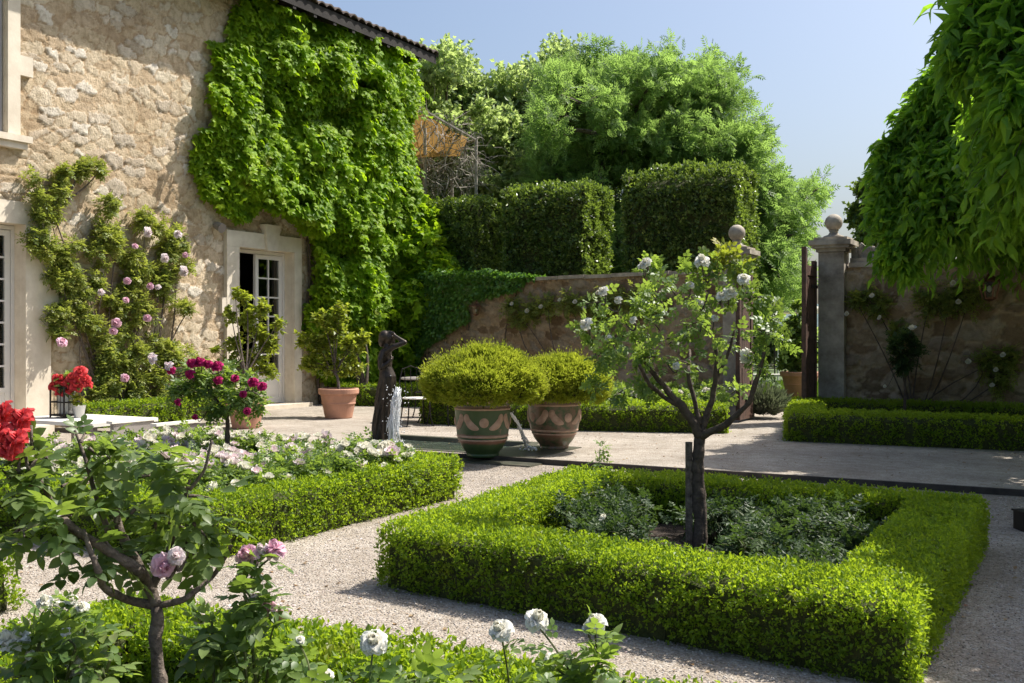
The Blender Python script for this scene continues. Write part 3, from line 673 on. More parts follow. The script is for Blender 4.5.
# ------------------------------------------------------------------ creeper on the house
cr = thing('virginia_creeper', 'huge bright green creeper covering the right half of the stone house front', 'creeper', (WX + .2, 17, 0))
poly = [(236, -6), (205, 55), (195, 100), (188, 150), (186, 188), (200, 208), (228, 214), (262, 206), (288, 220), (304, 240), (302, 300), (306, 365), (322, 398), (372, 402), (400, 398), (406, 300), (408, 66), (300, -6)]
pw = np.array([wall_pt(*q)[1:] for q in poly])
lobes = []
while len(lobes) < 64:
    a, b = R.uniform(13.5, 20.6), R.uniform(.6, 8.0)
    if in_poly(np.array([a]), np.array([b]), pw)[0]: lobes.append((a, b, R.uniform(.4, .95)))
def thick(y, z):
    """shaggy bulges with hollows between them"""
    t = .1 + .25 * vnoise(np.stack([y, z, y * 0], -1), 2.4, 8)
    for a, b, r in lobes:
        q = ((y - a) / r) ** 2 + ((z - b) / (r * .85)) ** 2
        t = np.maximum(t, .12 + .82 * r * np.sqrt(np.clip(1 - q, 0, 1)))
    return t * np.clip((20.9 - y) / 1.2, .3, 1) * np.clip((y - 13.3) / 2.6, .2, 1)
g = Geo()
n = 64000; y = R.uniform(13.3, 20.7, n); z = R.uniform(.1, 8.15, n)
y2 = y + (fbm(np.stack([y, z, y * 0], -1), 1.3, 31) - .5) * 1.25; z2 = z + (fbm(np.stack([y, z, y * 0], -1), 1.3, 41) - .5) * 1.1
k = in_poly(y2, z2, pw) & (vnoise(np.stack([y, z, y * 0], -1), 2.2, 77) > .16) & ~((y > 14.4) & (y < 16.8) & (z < 3.55) & (z > 0)); y, z = y[k], z[k]; n = len(y)
th = thick(y, z) * np.where(z > 7.2, .75, 1); dep = R.random(n) ** .45
P = np.column_stack([WX + .05 + th * dep, y, z]); n_out = np.column_stack([np.full(n, .75), R.normal(size=n) * .5, np.full(n, .55)])
ax = nrm(np.column_stack([np.full(n, .45), R.normal(size=n) * .55, np.full(n, -.55)]) + rdir(n) * .35)
scatter(g, T_CREEP, P, ax, nrm(n_out + rdir(n) * .45), R.uniform(.13, .25, n))
# hanging shoots that stand off the wall
for q in range(150):
    yy = R.uniform(13.8, 20.5); z_ = R.uniform(1, 8)
    if not in_poly(np.array([yy]), np.array([z_]), pw)[0]: continue
    if 14.3 < yy < 16.9 and z_ < 4.3: continue
    b = np.array([WX + .1 + float(thick(np.array([yy]), np.array([z_]))[0]), yy, z_]); L = R.uniform(.3, .8)
    tt = np.linspace(0, 1, 12)[:, None]; P = b + tt * L * np.array([.5, R.normal() * .5, .2]) + tt ** 2 * L * np.array([.1, 0, -.9])
    scatter(g, T_CREEP, P, nrm(np.array([.4, 0, -.5]) + rdir(12) * .6), nrm(np.array([.6, 0, .6]) + rdir(12) * .4), R.uniform(.1, .2, 12), R.uniform(.45, 1, 12))
# mass wrapping the corner and swelling towards the garden wall
cl = [(at(412, 245, 24), .7), (at(424, 225, 24.3), .55), (at(405, 300, 23.6), .7), (at(425, 285, 23.6), .5), (at(398, 200, 24.5), .6), (at(395, 345, 23.4), .6), (at(425, 250, 23.8), .5), (at(440, 268, 23.5), .4)]
sprays(g, T_CREEP, cl, 90, 7, .2, droop=.5, flat=.5)
g.build('foliage', M['creeper'], cr)
g = Geo()
for q in range(16):
    y0 = R.uniform(17.2, 20); path = [[WX + .06, y0, .05]]
    for s in range(9): path.append([WX + .08 + R.random() * .08, np.clip(path[-1][1] + R.normal() * .28 - .05, 16.9, 20.2), path[-1][2] + .45])
    g.tube(path, np.linspace(.035, .01, 10), 6)
b = at(362, 398, 21.5)
for q in range(4): g.tube(bez(b, b + [R.normal() * .2 - .1, .1, .5], b + [-.7 + R.normal() * .3, .5, 1.2]), np.linspace(.05, .015, 7), 7)
g.build('stem', M['bark_dark'], cr)

# ------------------------------------------------------------------ climbing rose on the house
cp = [(60, 178, 7), (70, 172, 8), (80, 169, 7), (92, 168, 7), (100, 170, 5), (46, 195, 14), (52, 222, 18), (60, 245, 18), (78, 262, 18), (55, 262, 12), (72, 285, 14), (100, 238, 16), (120, 226, 17), (145, 224, 18), (168, 230, 14), (184, 243, 13), (176, 262, 14), (160, 276, 16), (142, 268, 16), (125, 262, 15), (108, 268, 12), (150, 300, 14), (165, 296, 10), (64, 322, 15), (82, 336, 18), (105, 346, 19), (92, 372, 16), (128, 352, 18), (150, 360, 20), (172, 345, 15), (120, 384, 18), (146, 388, 18), (172, 376, 16), (100, 392, 12), (190, 308, 9), (118, 305, 10), (140, 325, 12), (185, 365, 10)]
clr_ = thing('climbing_rose', 'climbing rose with pale pink blooms trained on stone wall between French window and door', 'climbing rose', wall_pt(115, 415))
g = Geo(); wd = Geo()
cl = [(wall_pt(a, b, .22), np.array([.17, r * 1.0, r * 1.0]) if False else r / 1050 * 17 * 1.05) for a, b, r in cp]
sub_ = [(c + R.normal(size=3) * np.array([.04, .75, .75]) * r, r * R.uniform(.35, .8)) for c, r in cl for _ in range(3)]
sprays(g, T_ROSE_LO, [(c, np.array([.15, r, r])) for c, r in sub_], 62, 6, .125, wood=wd, droop=.25, twig_len=.75)
root = wall_pt(112, 412, .12); root[2] = .05; root2 = wall_pt(150, 415, .12); root2[2] = .05
for c, r in cl[::2] + cl[1::4]:
    b = root if c[1] < 12.6 else root2
    if c[2] > 3.75: b = wall_pt(50, 205, .15)
    wd.tube(bez(b, (b + c) / 2 + R.normal(size=3) * [.03, .35, .25], c), np.linspace(.022, .008, 7), 6)
g.build('foliage', M['climber'], clr_); wd.build('stem', M['bark'], clr_)
for a, b in [(148, 232), (178, 234), (127, 281), (150, 286), (158, 287), (126, 300), (184, 271), (116, 323), (113, 331), (152, 357), (165, 258), (101, 292), (125, 378), (135, 246), (62, 342), (185, 255), (170, 372), (147, 318)]:
    bloom(clr_, wall_pt(a, b, .48), R.uniform(.1, .19), 'palepink' if R.random() < .35 else 'pink', rdir(1)[0] * .6 + np.array([.8, -.6, .3]), 1)

# ================================================================== GARDEN WALL, GATE
gw = thing('garden_wall', 'tall shaded rubble garden wall between house creeper and left gate pillar', 'wall', (*((GA + GB) / 2), 0))
LW = np.linalg.norm(GB - GA)
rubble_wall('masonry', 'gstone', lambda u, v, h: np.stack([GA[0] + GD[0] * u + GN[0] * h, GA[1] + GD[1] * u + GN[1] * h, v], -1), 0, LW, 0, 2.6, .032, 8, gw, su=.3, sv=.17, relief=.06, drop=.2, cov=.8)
ang = math.atan2(GD[1], GD[0]); mid = (GA + GB) / 2
g = Geo(); g.box((*(mid - GN * .22), 1.29), (LW, .4, 2.58), ang); g.build('core', M['gstone'], gw)
g = Geo()
for k in range(14):
    q = GA + GD * LW * (k + .5) / 14 - GN * .18; g.box((*q, 2.63 + R.normal() * .006), (LW / 14 - .012, .56, .07), ang + R.normal() * .006)
g.build('coping', M['pillar'], gw)
rw = thing('garden_wall', 'dark shaded rubble wall right of the gate under hanging leaves', 'wall', (0, 18, 0))
RY = 18.02
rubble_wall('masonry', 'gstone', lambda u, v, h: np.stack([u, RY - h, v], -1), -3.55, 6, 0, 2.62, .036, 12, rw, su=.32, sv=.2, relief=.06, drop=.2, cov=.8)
g = Geo(); g.span((-3.55, RY + .01, 0), (6, RY + .4, 2.6)); g.build('core', M['gstone'], rw)
g = Geo(); g.span((-3.5, RY - .08, 2.62), (6, RY + .45, 2.7)); g.build('coping', M['pillar'], rw)
# carved scroll beside the right pillar
g = Geo(); pth = []
for k in range(40):
    a = k / 39 * 2.6 * PI; r = .17 * (1 - k / 46); pth.append([-3.2 + r * math.cos(a + 2.2), RY + .12, 2.87 + r * math.sin(a + 2.2)])
g.tube(pth, np.linspace(.055, .03, 40), 8)
g.tube(bez([-3.08, RY + .12, 3.0], [-2.75, RY + .12, 2.98], [-2.45, RY + .12, 2.74], 10), .06, 8); g.span((-3.5, RY, 2.68), (-2.4, RY + .24, 2.78)); g.add([[-3.5, RY + .1, 2.72], [-2.4, RY + .1, 2.72], [-2.9, RY + .1, 2.96], [-3.5, RY + .1, 2.96]], np.array([[0, 1, 2, 3]]))
g.build('scroll', M['pillar'], rw)
def pillar(x, y, label, s=1.0, h=2.9):
    t = thing('gate_pillar', label, 'gate pillar', (x, y, 0), 'stone pillars of the garden gate')
    g = Geo(); w = .21 * s
    nb = 6; g.box((x, y, h / 2), (2 * w - .03, 2 * w - .03, h - .02))
    for k in range(nb): g.box((x, y, .25 + (h - .25) * (k + .5) / nb), (2 * w - R.random() * .008, 2 * w - R.random() * .008, (h - .25) / nb - .006))
    g.box((x, y, .125), (2 * w + .1, 2 * w + .1, .25)); g.build('shaft', M['pillar'], t)
    g = Geo()
    for zz, e, q in ((h + .03, .03, .06), (h + .085, .09, .05), (h + .15, .13, .08), (h + .215, .06, .05)): g.box((x, y, zz), (2 * w + 2 * e, 2 * w + 2 * e, q))
    g.build('cap', M['pillar'], t)
    z = h + .24; g = Geo(); g.lathe([(.17, z), (.17, z + .03), (.09, z + .06), (.065, z + .1), (.085, z + .13), (.06, z + .14)] , (x, y, 0), 24)
    g.ell((x, y, z + .26), (.145, .145, .145), 24); g.build('ball_finial', M['pillar'], t, smooth=True)
    return t
pillar(-5.4, 17.95, 'weathered left gate pillar with stone ball, half hidden by white rose', .92, 2.78)
pillar(-3.76, 18.0, 'weathered right gate pillar with stone ball, in front of the dark wall', 1.0, 2.88)
def gate(hx, sgn, label, L=.78):
    t = thing('gate_leaf', label, 'gate', (hx, 17.8, 0), 'wooden gate leaves standing open')
    y1, y0 = 17.78, 17.78 - L; g = Geo(); w = .07
    zt = lambda q: 2.72 + .2 * max(0., 1 - (q - y0) / L) ** 1.5
    for (a, b) in ((y0, y0 + .11), (y1 - .11, y1)):
        g.add([[hx + e, q, r] for e in (-w / 2, w / 2) for q, r in ((a, .09), (b, .09), (b, zt(b)), (a, zt(a)))], [np.array([[0, 1, 2, 3], [4, 5, 6, 7], [0, 1, 5, 4], [1, 2, 6, 5], [2, 3, 7, 6], [3, 0, 4, 7]])])
    for zz, hh in ((.2, .22), (1.12, .16), (1.5, .12), (2.55, .16)): g.span((hx - w / 2 + .004, y0 + .11, zz - hh / 2), (hx + w / 2 - .004, y1 - .11, zz + hh / 2))
    g.build('frame', M['gate'], t)
    g = Geo()
    for k in range(5):
        a = y0 + .11 + (L - .22) * k / 5; b = y0 + .11 + (L - .22) * (k + 1) / 5 - .006; g.span((hx - .018, a, .2), (hx + .018, b, 2.5))
    g.span((hx - .03, y0 + .17, .45), (hx + .03, y1 - .17, .95)); g.span((hx - .03, y0 + .17, 1.65), (hx + .03, y1 - .17, 2.4)); g.build('panel', M['gate'], t)
    for zz in (.4, 2.3): Geo().span((hx - w / 2 - .008, y1 - .4, zz - .025), (hx + w / 2 + .008, y1 + .04, zz + .025)).build('hinge', M['iron'], t)
gate(-5.1, 1, 'reddish brown panelled gate leaf standing open before left pillar'); gate(-4.02, -1, 'dark brown gate leaf swung open beside right pillar')
def lantern(p, wall_y, label, s=1.0):
    t = thing('wall_lantern', label, 'lantern', p, 'copper lanterns on the garden walls')
    g = Geo(); g.lathe(np.array([(.0, .2), (.03, .17), (.06, .14), (.15, .09), (.16, .07)]) * s, p, 6); g.build('cap', M['copper'], t)
    g = Geo()
    for k in range(6):
        a = k * PI / 3; g.tube([p + s * np.array([.135 * math.cos(a), .135 * math.sin(a), .07]), p + s * np.array([.08 * math.cos(a), .08 * math.sin(a), -.16])], .008 * s, 5)
    g.lathe(np.array([(.0, -.2), (.085, -.16), (.085, -.14)]) * s, p, 6); g.build('frame', M['copper'], t)
    Geo().lathe(np.array([(.13, .07), (.076, -.15)]) * s, p, 6).build('glass', M['glass'], t)
    Geo().ell(p - [0, 0, .03], np.array([.03, .03, .05]) * s, 10).build('bulb', M['cloth'], t, smooth=True)
    g = Geo(); g.tube(bez(p + [0, 0, .2 * s], p + [0, .1, .34 * s], [p[0], wall_y, p[2] + .2]), .012, 6); g.build('bracket', M['copper'], t)
lantern(np.array([-1.36, 17.75, 2.24]), RY, 'copper lantern on the dark right wall beneath the hanging leaves', 1.15)
p = gwall_pt(476, 309, .22); lantern(p, p[1] + .22, 'small copper lantern on left wall beside the ivy', .75)
# ivy over the left wall
iv = thing('ivy', 'dark green ivy spilling over the left garden wall beneath clipped oak blocks', 'ivy', gwall_pt(450, 335))
poly = [(388, 268), (535, 274), (533, 284), (505, 296), (478, 300), (470, 322), (448, 330), (432, 345), (424, 372), (415, 398), (385, 402)]
pw = np.array([(lambda q: ((q[:2] - GA) @ GD, q[2]))(gwall_pt(*q)) for q in poly]); n = 26000
u = R.uniform(4, LW, n); z = R.uniform(.1, 2.9, n); k = in_poly(u + (fbm(np.stack([u, z, u * 0], -1), 2, 3) - .5) * .6, z + (fbm(np.stack([u, z, u * 0], -1), 2, 13) - .5) * .5, pw); u, z = u[k], z[k]; n = len(u)
th = .06 + .3 * fbm(np.stack([u, z, u * 0], -1), 1.6, 5); dp = R.random(n) ** .5 * th
P = np.column_stack([GA + GD * u[:, None] + GN * dp[:, None], z]); no = np.array([*GN, .5])
g = Geo(); scatter(g, kite(.85, 1, .06, .12), P, nrm(np.array([*GN * .4, -.6]) + rdir(n) * .6), nrm(no + rdir(n) * .5), R.uniform(.05, .1, n))
n = 7000; u = R.uniform(4.4, LW, n) ; P = np.column_stack([GA + GD * u[:, None] + GN * R.uniform(-.45, .2, (n, 1)), 2.64 + np.abs(R.normal(size=n)) * .09 * np.clip((u - 4.2) / 2, 0, 1.3)])
scatter(g, kite(.85, 1, .06, .12), P, nrm(np.array([*GN * .5, .1]) + rdir(n)), nrm(up + rdir(n) * .6), R.uniform(.05, .1, n)); g.build('foliage', M['ivy'], iv)
g = Geo()
for k in range(14):
    u0 = R.uniform(5.5, LW - .3); a = np.array([*(GA + GD * u0 + GN * .03), 0]); pth = [a]
    for s in range(6): pth.append(pth[-1] + np.array([*(GD * R.normal() * .15), .42]))
    g.tube(pth, np.linspace(.02, .008, 7), 5)
g.build('stem', M['bark_dark'], iv)
# white climbing rose on the left wall
wr = thing('climbing_rose', 'thin climbing rose with white blooms on shaded wall behind the vase shrubs', 'climbing rose', gwall_pt(560, 420))
g = Geo(); wd = Geo(); cl = [(gwall_pt(a, b, .18), np.array([r, .14, r])) for a, b, r in [(512, 306, .25), (530, 310, .3), (548, 306, .28), (570, 303, .3), (590, 305, .28), (612, 300, .35), (635, 300, .3), (655, 305, .3), (520, 322, .2), (600, 320, .3)]]
sprays(g, T_ROSE_LO, cl, 70, 5, .11, wood=wd)
b = gwall_pt(575, 425, .1); b[2] = .05
for c, r in cl[::2]: wd.tube(bez(b, (b + c) / 2 + R.normal(size=3) * [.3, .05, .2], c), np.linspace(.02, .007, 7), 6)
g.build('foliage', M['climber'], wr); wd.build('stem', M['bark'], wr)
for a, b in [(512, 304), (527, 311), (541, 307), (575, 302), (560, 300), (598, 293), (605, 290), (584, 308)]: bloom(wr, gwall_pt(a, b, .35), .1, 'white', (.2, -.9, .4))
# white climbing rose on the right wall
wr = thing('climbing_rose', 'white climbing rose in deep shade on the wall beside right gate pillar', 'climbing rose', (-2.7, 17.9, 0))
g = Geo(); wd = Geo()
def rwp(px, py, off=.15):
    l = (px - 512) / FPX; d = (RY - off) / (CS + SN * l); return at(px, py, d)
cl = [(rwp(a, b), np.array([r, .12, r])) for a, b, r in [(868, 298, .22), (880, 306, .2), (898, 330, .22), (855, 300, .15), (950, 300, .3), (970, 295, .3), (985, 362, .25), (1005, 358, .25), (1000, 380, .25), (930, 300, .3)]]
sprays(g, T_ROSE_LO, cl, 80, 5, .11, wood=wd); b = np.array([-2.5, 17.85, .05])
for c, r in cl: wd.tube(bez(b, (b + c) / 2 + R.normal(size=3) * [.3, .03, .2], c), np.linspace(.018, .006, 7), 5)
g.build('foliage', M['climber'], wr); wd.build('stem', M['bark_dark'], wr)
for a, b in [(872, 296), (880, 318), (847, 314), (953, 283), (958, 302), (968, 362), (996, 370), (992, 386), (1003, 355)]: bloom(wr, rwp(a, b, .32), .1, 'white', (0, -.9, .4))
# ================================================================== CLIPPED HOLM OAKS BEHIND THE WALL
for (x0, x1, yc, z0, z1, lab) in ((-13.6, -12.2, 21.0, 2.2, 4.6, 'clipped holm oak block nearest the creeper, left of its row'), (-11.2, -9.3, 20.7, 2.2, 4.7, 'clipped holm oak block in the middle, behind ivied wall'), (-8.3, -6.02, 20.6, 2.2, 4.8, 'tall clipped holm oak block beside left gate pillar')):
    h = hedge('clipped_oak', [(x0, yc), (x1, yc)], 1.5, z1 - z0, lab, 'topiary', closed=False, dens=1500, leaf=.075, mat='oak', wob=.15, z0=z0, rnd_=.42, group='clipped oak blocks behind the wall', tall=True)
    g = Geo()
    for q in ((x1 - x0) * .25, (x1 - x0) * .75): g.tube([[x0 + q, yc, -.06], [x0 + q + .05, yc, 1.2], [x0 + q, yc + .03, z0 + .5]], [.13, .11, .1], 8)
    g.build('trunk', M['bark_tree'], h)

# ================================================================== TREES
def px_clumps(lst, d, jit=.8):
    return [(at(a, b, d + R.normal() * jit), r / FPX * d) for a, b, r in lst]
def tree(name, label, base, forks, clumps, tpl, per, nleaf, size, mat, r0, group=None, wood='bark_tree', **kw):
    t = thing(name, label, 'tree', base, group); g = Geo(); w = Geo()
    c0 = np.mean([np.array(c) for c, r in clumps], 0)
    sprays(g, tpl, clumps, per, nleaf, size, center=c0, wood=w, twr=.006, **kw)
    b = np.array(base, float)
    for f in forks: w.tube(bez(b, (b + f) / 2 + R.normal(size=3) * .15, f, 8), np.linspace(r0, r0 * .55, 8), 9)
    limbs(w, b, forks, clumps, r0 * .42)
    g.build('crown', M[mat], t); w.build('trunk', M[wood], t); return t
def fill_clumps(poly, d, n, r0, r1, dj):
    """many small leaf clusters spread unevenly through a crown of this outline"""
    poly = np.array(poly, float); lo, hi = poly.min(0), poly.max(0); out = []
    while len(out) < n:
        p = lo + R.random(2) * (hi - lo)
        if not in_poly(p[:1], p[1:], poly)[0]: continue
        q = at(p[0], p[1], d + R.normal() * dj)
        if vnoise(q[None], .8, 5)[0] < .3 and R.random() < .6: continue
        out.append((q, R.uniform(r0, r1)))
    return out
d = 28
cl = fill_clumps([(545, 105), (560, 84), (596, 76), (624, 82), (671, 76), (703, 80), (722, 84), (726, 100), (720, 115), (738, 135), (752, 172), (769, 190), (775, 205), (772, 245), (785, 285), (772, 305), (735, 310), (560, 290), (545, 200)], d, 300, .25, .5, 1.2)
cl += px_clumps([(792, 198, 11), (805, 190, 10), (818, 188, 7), (812, 200, 7), (798, 208, 8), (795, 234, 9), (806, 236, 6), (762, 132, 6), (757, 122, 4), (735, 72, 7), (712, 62, 8), (668, 58, 9), (600, 56, 9), (632, 60, 7), (745, 100, 6), (785, 292, 8), (780, 215, 12), (765, 150, 5)], d)
tree('ash_tree', 'broad feathery light green tree rising behind the clipped oak blocks', at(690, 398, d) * [1, 1, 0] + [0, 0, -.06], [at(685, 300, d), at(640, 250, d), at(735, 270, d), at(690, 180, d), at(620, 150, d)], cl, T_ASH, 19, 7, .31, 'ash', .28, droop=.22, flat=.4, twig_len=1.25, cb=1.1, st0=1.5, upw=.35)
d = 32
cl = fill_clumps([(482, 200), (484, 130), (493, 98), (500, 88), (518, 95), (528, 76), (545, 88), (558, 64), (578, 62), (600, 100), (600, 265), (480, 265)], d, 190, .28, .5, 1.5)
tree('lime_tree', 'paler tree with small glossy leaves and pointed tops behind the clipped oaks', at(540, 398, d) * [1, 1, 0] + [0, 0, -.06], [at(540, 240, d), at(510, 200, d), at(565, 160, d)], cl, T_LIME, 30, 10, .15, 'poplar', .2, droop=.1, upw=.6, flat=.3, twig_len=1.3, cb=.8, st0=1.3)
d = 31
cl = fill_clumps([(395, 70), (418, 66), (440, 56), (452, 68), (470, 95), (486, 118), (490, 195), (395, 205)], d, 120, .28, .5, 1.2)
tree('lime_tree', 'leafy tree just beyond the roof corner, behind the ochre awning', at(425, 398, d) * [1, 1, 0] + [0, 0, -.06], [at(430, 220, d), at(450, 150, d), at(410, 180, d)], cl, T_LIME, 30, 10, .15, 'poplar', .2, droop=.1, upw=.6, flat=.3, twig_len=1.3, cb=.8, st0=1.3)
d = 22
cl = px_clumps([(868, 190, 14), (862, 215, 14), (875, 235, 18), (885, 200, 22), (900, 180, 26), (880, 260, 16), (905, 230, 26)], d, .4)
tree('holm_oak', 'dark small leaved evergreen behind right wall, peeping past hanging leaves', at(885, 398, d) * [1, 1, 0] + [0, 0, -.06], [at(885, 290, d)], cl, T_LIME, 150, 10, .1, 'oak', .15, droop=.1, flat=.3)
# low greenery far beyond the gate
for q, (px, py, d_, r, lab) in enumerate(((760, 335, 46, 30, 'round grey green shrub beyond the gate lawn, left of the parasol'), (795, 338, 52, 34, 'tall bushy tree far beyond the gate under the hills'), (735, 330, 55, 40, 'leafy dark tree far behind the left gate pillar'))):
    tree('distant_tree', lab, at(px, 385, d_) * [1, 1, 0] + [0, 0, -.06], [at(px, py + 14, d_)], px_clumps([(px, py, r * .6), (px - r * .5, py + 8, r * .5), (px + r * .5, py + 6, r * .5), (px, py + 16, r * .5)], d_, .3), T_LIME, 30, 8, .22, 'dusty' if q == 0 else 'poplar', .12, group='trees beyond the gate', droop=.1, flat=.3)

# ------------------------------------------------------------------ hanging wisteria over the right wall
ws = thing('overhanging_tree', 'dense tree with long drooping green leaves hanging before the right garden wall', 'tree', (1.2, 15.6, CZ))
cl = []
for a, b, r, d in [(966, 92, 30, 13.5), (893, 148, 18, 13.5), (888, 172, 18, 13.4), (890, 210, 18, 13.4), (910, 122, 20, 13.5), (905, 185, 30, 13.6), (950, 225, 34, 14.5), (975, 225, 30, 15), (1000, 228, 30, 15.5), (1024, 230, 34, 15.5), (1055, 225, 36, 15.5), (985, 195, 36, 15), (1010, 180, 40, 15.5), (1045, 170, 40, 15.5), (965, 190, 34, 14.8), (955, 68, 24, 13.2), (938, 84, 22, 13.2), (925, 112, 22, 13.4), (948, 100, 26, 13.1), (985, 70, 34, 13), (940, 112, 28, 13.5), (915, 140, 26, 13.6), (900, 162, 22, 13.4), (896, 190, 24, 13.4), (902, 220, 26, 13.2), (900, 250, 24, 13.2), (905, 262, 16, 13.1), (935, 160, 34, 13.2), (940, 200, 36, 13), (945, 240, 36, 12.8), (935, 255, 20, 12.8), (970, 130, 36, 13), (985, 180, 40, 12.6), (985, 205, 32, 12.6), (958, 245, 20, 12.8), (1005, 100, 40, 13.5), (1030, 150, 45, 12.8), (1035, 185, 40, 12.8), (990, 205, 16, 13), (1025, 205, 20, 13), (1010, 60, 40, 14), (1050, 40, 50, 14), (1080, 110, 50, 13), (1090, 180, 50, 13), (1130, 60, 60, 13.5), (1150, 150, 60, 13), (1060, 200, 35, 13.2)]:
    if a > 925 and b > 190: b -= 36 if d < 14.4 else 8                       # the wall shows below
    cl.append((at(a, b, d), r / FPX * d))
    if a > 930: cl.append((at(a + 15, b - 8, d + 1.5), r / FPX * d * 1.1))
    if a > 960: cl.append((at(a + 30, b - 18, d + 3), r / FPX * d * 1.2))
g = Geo(); wd = Geo()
for q in range(60):                                    # the crown goes on towards the viewer and out of the frame
    x, y = R.uniform(-.6, 4.0), R.uniform(11.0, 15.2); dq = -SN * x + CS * y; pq = 512 + FPX * (CS * x + SN * y) / dq
    if pq < 985: continue
    cl.append((np.array([x, y, R.uniform(3.1, 4.7)]), R.uniform(.36, .55)))
sprays(g, T_BIG, cl, 50, 9, .19, center=(1, 16.5, 3), wood=wd, droop=.9, upw=.2, flat=.55, twig_len=.85, twr=.006)
trunk = np.array([1.2, 15.6, CZ]); fk = [np.array([.6, 15.6, 3.2]), np.array([-.4, 15.3, 3.6]), np.array([1.6, 15.8, 3.4])]
for q in range(3): wd.tube(np.array([trunk + [.07 * math.cos(a * 1.3 + q * 2), .07 * math.sin(a * 1.3 + q * 2), a * .32] for a in np.linspace(0, 10, 22)]), np.linspace(.1, .06, 22), 8); wd.tube(bez(trunk + [0, 0, 3.0], trunk + [0, 0, 3.4], fk[q]), .05, 7)
limbs(wd, trunk, fk, cl[::2], .045)
g.build('crown', M['wisteria'], ws); wd.build('trunk', M['bark_dark'], ws)
ws2 = thing('overhanging_tree', 'nearest tree with bigger drooping leaves, cut off by the upper right corner', 'tree', (2.6, 9.3, CZ))
cl = [(at(a, b, d), r / FPX * d) for a, b, r, d in [(975, 18, 34, 9.6), (972, 52, 30, 9.5), (1002, 45, 36, 9.3), (1030, 20, 40, 9.3), (1035, 75, 40, 9.0), (1018, 105, 30, 9.0), (1045, 135, 36, 8.9), (1010, -30, 45, 9.6), (985, -55, 45, 9.8), (1060, -40, 55, 9.4), (1090, 40, 55, 9), (1095, 120, 50, 8.8)]]
for q in range(48):
    x, y = R.uniform(-.2, 4.2), R.uniform(5.8, 12.2); 
    if (CS * x + SN * y) / (-SN * x + CS * y) < .56: continue
    z = R.uniform(3.0, 4.9); sx, sy = x - (z - .4) * .429, y - (z - .4) * .588          # where its shade falls
    if sx < -.5 and sy < 6.0: continue
    cl.append((np.array([x, y, z]), R.uniform(.34, .52)))
for q in range(9): cl.append((np.array([.42 + R.random() * .3, 7.3 + q * .38, 3.2 + R.random() * .3]), .42))
for q in range(8): cl.append((np.array([1.0 + R.random() * .6, 6.4 + q * .4, 3.0 + R.random() * .5]), .42))
g = Geo(); wd = Geo(); sprays(g, T_BIG, cl, 32, 9, .23, center=(2, 10, 3.5), wood=wd, droop=.9, upw=.2, flat=.55, twig_len=.85, twr=.006)
trunk = np.array([2.6, 9.3, CZ]); fk = [np.array([1.2, 9.4, 3.3]), np.array([2.6, 8.2, 3.4]), np.array([3.0, 10.3, 3.4])]
for q in range(3): wd.tube(np.array([trunk + [.07 * math.cos(a * 1.3 + q * 2), .07 * math.sin(a * 1.3 + q * 2), a * .3] for a in np.linspace(0, 10, 22)]), np.linspace(.1, .06, 22), 8); wd.tube(bez(trunk + [0, 0, 2.9], trunk + [0, 0, 3.3], fk[q]), .05, 7)
limbs(wd, trunk, fk, cl, .035); g.build('crown', M['wisteria'], ws2); wd.build('trunk', M['bark_dark'], ws2)

# ================================================================== PERGOLA BEHIND THE HOUSE CORNER
pg = thing('awning_pergola', 'ochre awning under a rusty frame tangled with bare grey twigs', 'pergola', at(440, 180, 26))
def A(px, py, d=26): return at(px, py, d)
a0, a1, b0, b1 = A(402, 98, 25.6), A(476, 140, 25.2), A(402, 155, 27.5), A(452, 146, 27.8)
g = Geo(); n = 12
u, v = np.meshgrid(np.linspace(0, 1, n), np.linspace(0, 1, n), indexing='ij')
q0, q1, q2, q3 = A(398, 100, 26.6), A(468, 138, 26.2), A(460, 156, 25.4), A(398, 158, 25.4)
S = ((1 - u) * (1 - v))[..., None] * q0 + (u * (1 - v))[..., None] * q1 + (u * v)[..., None] * q2 + ((1 - u) * v)[..., None] * q3; S[..., 2] -= .12 * np.sin(u * PI) * np.sin(v * PI)
i = np.arange(n - 1)[:, None] * n; j = np.arange(n - 1)[None]
g.add(S.reshape(-1, 3), np.stack([i + j, i + n + j, i + n + j + 1, i + j + 1], -1).reshape(-1, 4)); g.build('awning', M['awning'], pg, smooth=True)
g = Geo(); g.tube([a0, a1], .035, 6); g.tube([b0, b1], .035, 6); g.tube([a1, b1], .03, 6); g.tube([a0, b0], .03, 6)
for k in range(1, 6): g.tube([a0 + (a1 - a0) * k / 6, b0 + (b1 - b0) * k / 6], .02, 5)
for q in (a1, b1, A(425, 128, 25.5)): g.tube([q, [q[0], q[1], -.06]], .04, 6)
g.build('frame', M['drytwig'], pg)
g = Geo()
for k in range(400):
    c = A(R.uniform(420, 478), R.uniform(150, 190), R.uniform(25, 27)) if k > 130 else (lambda t, e: a0 + (a1 - a0) * t + np.array([R.normal() * .3, R.normal() * .5, -abs(e) * .35]))(R.random(), R.normal())
    dd = rdir(1)[0] * R.uniform(.2, .5); g.tube(bez(c, c + dd + rdir(1)[0] * .15, c + dd * 1.6 + [0, 0, -.1]), np.linspace(.011, .004, 7), 3, cap=False)
g.build('twigs', M['drytwig'], pg)
g = Geo(); sprays(g, T_LIME, [(A(450, 165), .5), (A(430, 178), .4), (A(468, 170), .4), (A(455, 130, 25.6), .3)], 30, 6, .07); g.build('leaves', M['dusty'], pg)

